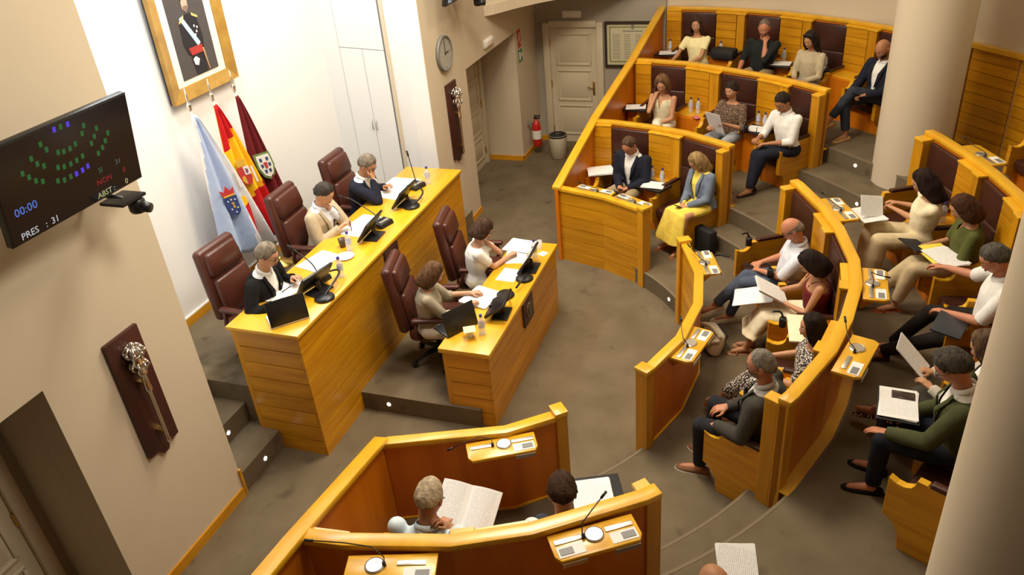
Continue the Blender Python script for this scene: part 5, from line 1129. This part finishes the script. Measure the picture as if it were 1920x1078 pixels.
# bottles
def bottle():
    T = thing('water_bottle', '-', 'bottle')
    MB().lathe([(.001, 0), (.030, 0), (.033, .008), (.033, .06), (.031, .065), (.033, .07), (.033, .15), (.026, .175), (.013, .195), (.013, .212)], 16).build('bottle_body', M['pet'], T, smooth=True)
    MB().lathe([(.0338, .085), (.0338, .135)], 16, caps=False).build('label_wrap', M['label'], T, smooth=True)
    MB().lathe([(.0155, .205), (.0155, .228), (.001, .229)], 12).build('bottle_cap', M['blue'], T, smooth=True)
    return T
B0 = bottle()
ct = lambda a, R, F, d=.30: pol(a, R-d, F+.626)
BT = [((5.92, 4.24, DZ), 'water bottle near the first desk screen on the tall desk', None), ((6.45, 4.44, DZ), 'water bottle beside the cup on the tall desk', None), ((8.28, 4.34, DZ), 'water bottle at the far end of the tall desk', None),
      ((5.98, 2.78, SZ), 'water bottle next to the glass on the small desk', None), ((7.60, 2.75, SZ), 'water bottle at the far end of the small desk', None)]
G = 'pairs of bottles on the consoles between seats'
for a, R, F, da, lb in ((-24.3, 4.0, F1, 2.6, 'one of two water bottles between the two people of the far front bench'), (-19.5, 5.63, F2, 1.3, 'one of two water bottles right of the curly-haired woman in the far middle row'), (-31.9, 5.57, F2, 1.2, 'one of two water bottles beside the man writing in the far middle row'), (-30.6, 7.13, F3, 1.6, 'one of two water bottles beside the bald bearded man in the far top row')):
    for s_ in (-.5, .5): BT.append((ct(a+s_*da, R, F), lb.replace('one of two water bottles', 'right-hand water bottle' if s_ < 0 else 'left-hand water bottle'), None))
BT += [(ct(-9.5, 7.16, F3, .34), 'single water bottle left of the woman in pale yellow, far top row', None), (ct(-16.6, 7.18, F3), 'single water bottle right of the woman in pale yellow, far top row', None), (ct(-25.6, 7.15, F3), 'single water bottle behind the white sheet in the far top row', None), (ct(-69.8, 5.42, F2), 'water bottle behind the woman in cream top, second row', None)]
for i, (p, lb, g) in enumerate(BT):
    c = B0 if i == 0 else copy_tree(B0); c.location = p; tag(c, lb, 'bottle', g)
    if g is None and 'group' in c: del c['group']
def tumbler(label, p, mat='glass', h=.10, r=.035, name='drinking_glass', cat='glass'):
    return tag(MB(frame(p)).lathe([(.001, 0), (r*.8, 0), (r, h), (r*.92, h), (r*.74, .008), (.001, .008)], 18).build(name, M[mat] if isinstance(mat, str) else mat, org=p, smooth=True), label, cat)
tumbler('clear glass under a paper cover beside the bottle on the small desk', (5.90, 2.88, SZ), h=.09, r=.04); sheet('square paper cover lying on the glass at the small desk', (5.90, 2.88, SZ+.092), .5, .12, .12, mat=plain('cream_cover', (.72, .62, .38), .7), name='paper_cover')
tumbler('clear glass at the far corner of the small desk', (7.82, 2.76, SZ)); sheet('small white card by the far glass on the small desk', (7.70, 2.68, SZ), -.4, .10, .09, mat='card', name='card', cat='card')
tumbler('dark coffee cup beside the bottle on the tall desk', (6.52, 4.57, DZ), plain('coffee_brown', (.09, .045, .025), .4), .10, .04, 'coffee_cup', 'cup')
tag(MB(frame((6.31, 4.42, DZ))).lathe([(.001, 0), (.06, 0), (.10, .012), (.098, .015), (.05, .005), (.001, .005)], 24).build('saucer', M['white'], org=(6.31, 4.42, DZ), smooth=True), 'white saucer between the two near bottles on the tall desk', 'saucer')
def hand_mid(key, sg, df=.09, dn=-.03):
    wr, f, n, t = PEOPLE[key]['hands'][sg]; return wr+f*df+n*dn
def pen(label, p, q): return tag(MB().tube([p, q], .005, 6).build('pen', M['blackm'], org=p), label, 'pen')
pen('dark pen on the open folder of the man in black jacket', (5.50, 4.68, DZ+.013), (5.62, 4.66, DZ+.013))
pen('pen in the hand of the man in the beige blazer', (6.86, 4.645, DZ+.02), (6.83, 4.63, DZ+.16))
pen('pen in the hand of the man writing in the far middle row', w2('P10', hand_mid('P10', 1, .08, .03)), w2('P10', hand_mid('P10', 1, .08, .03)+V(.02, -.03, .13)))
# hand-held and lap items, placed from the figure that holds them
def held(key, p): return w2(key, p)
def rzof(key): return PEOPLE[key]['P'].rotation_euler[2]
def slab(label, p, rz, d, mat, name, cat, rx=0., ry=0., bevel=.004):
    o = MB(Matrix.Rotation(rz, 4, 'Z') @ Matrix.Rotation(rx, 4, 'X') @ Matrix.Rotation(ry, 4, 'Y')).box((0, 0, 0), d).build(name, M[mat] if isinstance(mat, str) else mat, bevel=bevel); o.location = p; return tag(o, label, cat)

def phone(key, sg, label, rx=.5):
    p = hand_mid(key, sg, .085, .012); wr, f, n, t = PEOPLE[key]['hands'][sg]
    slab(label, held(key, p+V(0, .02, .01)), rzof(key), (.075, .15, .010), 'black', 'mobile_phone', 'phone', rx)
phone('P6', -1, 'black phone held by the balding man in navy blazer'); phone('P7', -1, 'phone held by the blonde woman in yellow skirt'); phone('P13', 1, 'phone held by the woman in beige blouse'); phone('P14', -1, 'phone held by the bald bearded man in navy blazer'); phone('P15', -1, 'phone held by the bald man in white shirt')
tab = lambda a, R, F, d=.50, z=.70: pol(a, R-d, F+z)
sheet('crumpled pile of white papers left of the balding man, far front bench', tab(-11.2, 3.98, F1, .42, .69), .4, .30, .36, n=7, bend=.02)
def board(label, a, R, F, d=.52, rot=0.): # black writing slab on a console
    p = pol(a, R-d, F+.665); slab(label, p, rad(a)-PI/2+rot, (.40, .30, .025), 'black', 'writing_slab', 'slab')
    return p
for key, a, R, F, d, lb, pl in (('P7', -25.6, 4.02, F1, .52, 'black writing slab between the two people of the far front bench', 'white sheet on the slab left of the woman in yellow skirt'), ('P8', -9.9, 5.66, F2, .52, 'black writing slab left of the curly-haired woman, far middle row', 'white sheet left of the curly-haired woman, far middle row'),
                         ('P10', -33.0, 5.57, F2, .50, 'black writing slab under the hand of the man writing, far middle row', 'white sheet under the pen of the man in white shirt, far middle row'), ('P11', -9.8, 7.16, F3, .52, 'black writing slab left of the woman in pale yellow, far top row', 'white papers left of the woman in pale yellow, far top row'),
                         ('P13', -26.2, 7.15, F3, .52, 'black writing slab left of the woman in beige blouse, far top row', 'white sheet left of the woman in beige blouse, far top row'), ('P14', -30.9, 7.13, F3, .50, 'black writing slab left of the bald bearded man, far top row', 'folded white pad left of the bald bearded man, far top row')):
    p = board(lb, a, R, F, d); sheet(pl, (p[0], p[1], p[2]+.014), rad(a)-PI/2+.35, .30, .22, n=2)
slab('pink and white leaflet on the console between the curly woman and the speckled top', tab(-21.0, 5.6, F2, .46, .635), .6, (.14, .09, .006), plain('pink_leaflet', (.62, .16, .20), .6), 'leaflet', 'leaflet')
slab('black handbag on the console beside the man in black shirt, far top row', tab(-17.8, 7.18, F3, .50, .72), rad(-18)-PI/2, (.40, .24, .17), 'blackm', 'handbag', 'bag', bevel=.05)
sheet('white sheet held up in both hands by the person in speckled top', held('P9', (.02, .40, .37)), rzof('P9'), .23, .33, rx=1.15, n=2)
# middle block
sheet('bundle of papers held by the woman in maroon top', held('P16', (.03, .46, .31)), rzof('P16')+.1, .30, .34, rx=.55, n=6)
sheet('white sheets spread on the knees of the woman in maroon top', held('P16', (.10, .62, .205)), rzof('P16')-.1, .34, .40, rx=-.25, n=2, mat='paper_plain')
slab('cream folder on the console beside the woman in maroon top', tab(-90.6, 3.95, F1, .40, .72), rad(-90)-PI/2+.1, (.46, .34, .02), plain('cream_folder', (.80, .74, .52), .7), 'folder', 'folder')
def arm_mic(label, a, R, F, d=.62, z=.66, lean=.0):
    p = pol(a, R-d, F+z); T = thing('arm_microphone', label, 'microphone', p, rotz=rad(a)-PI/2)
    MB().lathe([(.001, 0), (.035, .0), (.035, .09), (.028, .10), (.001, .10)], 14).build('socket', M['black'], T, smooth=True); MB().tube(arc([(0, 0, .1), (0, -.03, .16), (.02, -.10, .17)]), .010, 8).build('stem', M['black'], T, smooth=True)
arm_mic('black microphone holder on the first arm of the middle front bench', -59.8, 3.95, F1); arm_mic('black microphone holder between the bald man and the woman in maroon top', -72.6, 3.93, F1); arm_mic('black microphone holder next to the cream folder', -89.0, 3.95, F1); arm_mic('black microphone holder on the bench arm at the right edge', -62.6, 7.06, F3)
arm_mic('black microphone holder between the two men on the far arm of the middle row', -32.0, 5.57, F2, .66)
slab('light blue cloth tucked beside the woman in the dotted dress', tab(-111.0, 3.93, F1, .36, .74), rad(-111)-PI/2, (.16, .20, .10), plain('blue_cloth', (.16, .20, .36), .9), 'folded_cloth', 'cloth', bevel=.03)
# second row
p = PEOPLE['P19']; sheet('open white papers on the arm of the woman in cream top', held('P19', (.17, .52, .265)), rzof('P19')+.3, .36, .26, n=3); sheet('page being turned by the woman in cream top', held('P19', (.15, .50, .38)), rzof('P19')+.3, .22, .26, rx=.2, ry=-1.0)
slab('black tablet in a folding cover held by the woman in green', held('P20', (.05, .45, .27)), rzof('P20')+.4, (.30, .22, .014), 'blackm', 'tablet', 'tablet', .25)
slab('bright yellow folder on the console beside the man in white polo', tab(-79.3, 5.42, F2, .66, .70), rad(-80)-PI/2+.25, (.40, .28, .012), 'yellow', 'folder', 'folder'); sheet('printed sheets lying over the yellow folder', tuple(Vector(tab(-80.3, 5.42, F2, .62, .712))), rad(-80)-PI/2+.32, .38, .26, n=3)
slab('dark tablet case on the lap of the man in white polo', held('P21', (-.22, .40, .22)), rzof('P21')-.35, (.34, .24, .02), plain('slate_case', (.035, .042, .05), .35), 'tablet_case', 'tablet', .1)
sheet('sheet held up by the woman behind the man in green', held('P22', (.14, .55, .42)), rzof('P22'), .24, .34, rx=.8, n=2)
sheet('printed sheets on a clipboard across the lap of the man in green blazer', held('P23', (.12, .44, .27)), rzof('P23')+.1, .36, .26, n=3); slab('dark clipboard under the sheets of the man in green blazer', held('P23', (.12, .44, .258)), rzof('P23')+.1, (.40, .29, .012), 'blackm', 'clipboard', 'clipboard')
slab('phone lying on the sheets of the man in green blazer', held('P23', (.22, .42, .285)), rzof('P23')+.1, (.085, .16, .010), plain('phone_glass', (.05, .035, .03), .15), 'mobile_phone', 'phone')
# near block
T = thing('booklet', 'open white booklet read by the grey-haired man on the near bench', 'booklet', held('P24', (.10, .52, .34)), rotz=rzof('P24')-.15)
for s_ in (-1, 1):
    mb = MB(Matrix.Rotation(.55, 4, 'X'))
    mb.rings([[(s_*x, -.17, .03*math.sin(PI*x/.24)), (s_*x, .17, .03*math.sin(PI*x/.24)), (s_*x, .17, .03*math.sin(PI*x/.24)+.006), (s_*x, -.17, .03*math.sin(PI*x/.24)+.006)] for x in [.24*i/8 for i in range(9)]]); mb.build('page_block', M['paper'], T)
sheet('white papers with red print right of the brown-haired man, near bench', (4.06, 1.16, .955), -1.15, .30, .40, n=4); slab('black folder under the white papers of the near bench', (4.10, 1.12, .935), -1.15, (.36, .46, .02), 'blackm', 'folder', 'folder')
sheet('white sheet held below the bottom edge of the photo', (3.47, .09, 1.22), rzof('P26')-.35, .24, .33, rx=.35, n=2)
# on the floor
slab('upright black briefcase at the end of the far front bench', (9.40, 1.03, F1+.165), rad(-40), (.13, .33, .33), 'blackm', 'briefcase', 'bag', bevel=.02)
tag(MB().tube([(9.24, .92, F1+.012), (9.30, .82, F1+.012), (9.26, .68, F1+.012)], .012, 6).build('bag_strap', M['blackm'], org=(9.26, .8, F1)), 'black strap lying on the carpet beside the briefcase', 'strap')
T = thing('shoulder_bag', 'tan leather handbag leaning at the end of the far front bench', 'bag', (10.02, .82, F1+.22), rotz=rad(-40)); rbox(MB(), .10, .34, .24, frame((0, 0, .12)), .045, 4, .7).build('pouch', plain('tan_leather', (.30, .155, .04), .6), T, smooth=True); MB().tube(arc([(.0, -.14, .2), (.03, -.10, .36), (.03, .10, .36), (0, .14, .2)]), .010, 8).build('strap', plain('tan_strap', (.24, .11, .03), .6), T, smooth=True)
T = thing('shoulder_bag', 'cream shoulder bag slumped on the carpet inside the middle front barrier', 'bag', (7.22, .66, F1), rotz=.5)
CBG = noisy('cream_leather', (.64, .58, .42), (.72, .65, .48), 5, .6, .3, 20)
rbox(MB(), .40, .16, .26, frame((0, 0, .12), 0, .35), .06, 4, .8).build('pouch', CBG, T, smooth=True); MB().tube(arc([(-.18, 0, .20), (-.10, .18, .16), (.05, .26, .06), (.16, .16, .12), (.18, 0, .2)]), .022, 8).tube(arc([(-.16, -.02, .22), (-.05, .05, .32), (.10, .10, .26), (.17, 0, .2)]), .020, 8).build('strap', CBG, T, smooth=True)
rbox(MB(), .26, .03, .12, frame((0, -.09, .16), 0, .5), .012, 3).build('flap', M['blackm'], T, smooth=True)

# ------------------------------------------------------------------ solidify the remeshed bodies and clothes in one pass
bpy.context.view_layer.update()
_dg = bpy.context.evaluated_depsgraph_get(); _new = []
for o, after in REMESH: _new.append(bpy.data.meshes.new_from_object(o.evaluated_get(_dg)))
for (o, after), me in zip(REMESH, _new):
    mats = list(o.data.materials); nm = o.data.name
    me.polygons.foreach_set('use_smooth', [True]*len(me.polygons))
    if after: me = after(me) or me
    me.materials.clear()
    for m in mats: me.materials.append(m)
    me.polygons.foreach_set('material_index', [0]*len(me.polygons))
    o.modifiers.clear(); o.data = me; me.name = nm
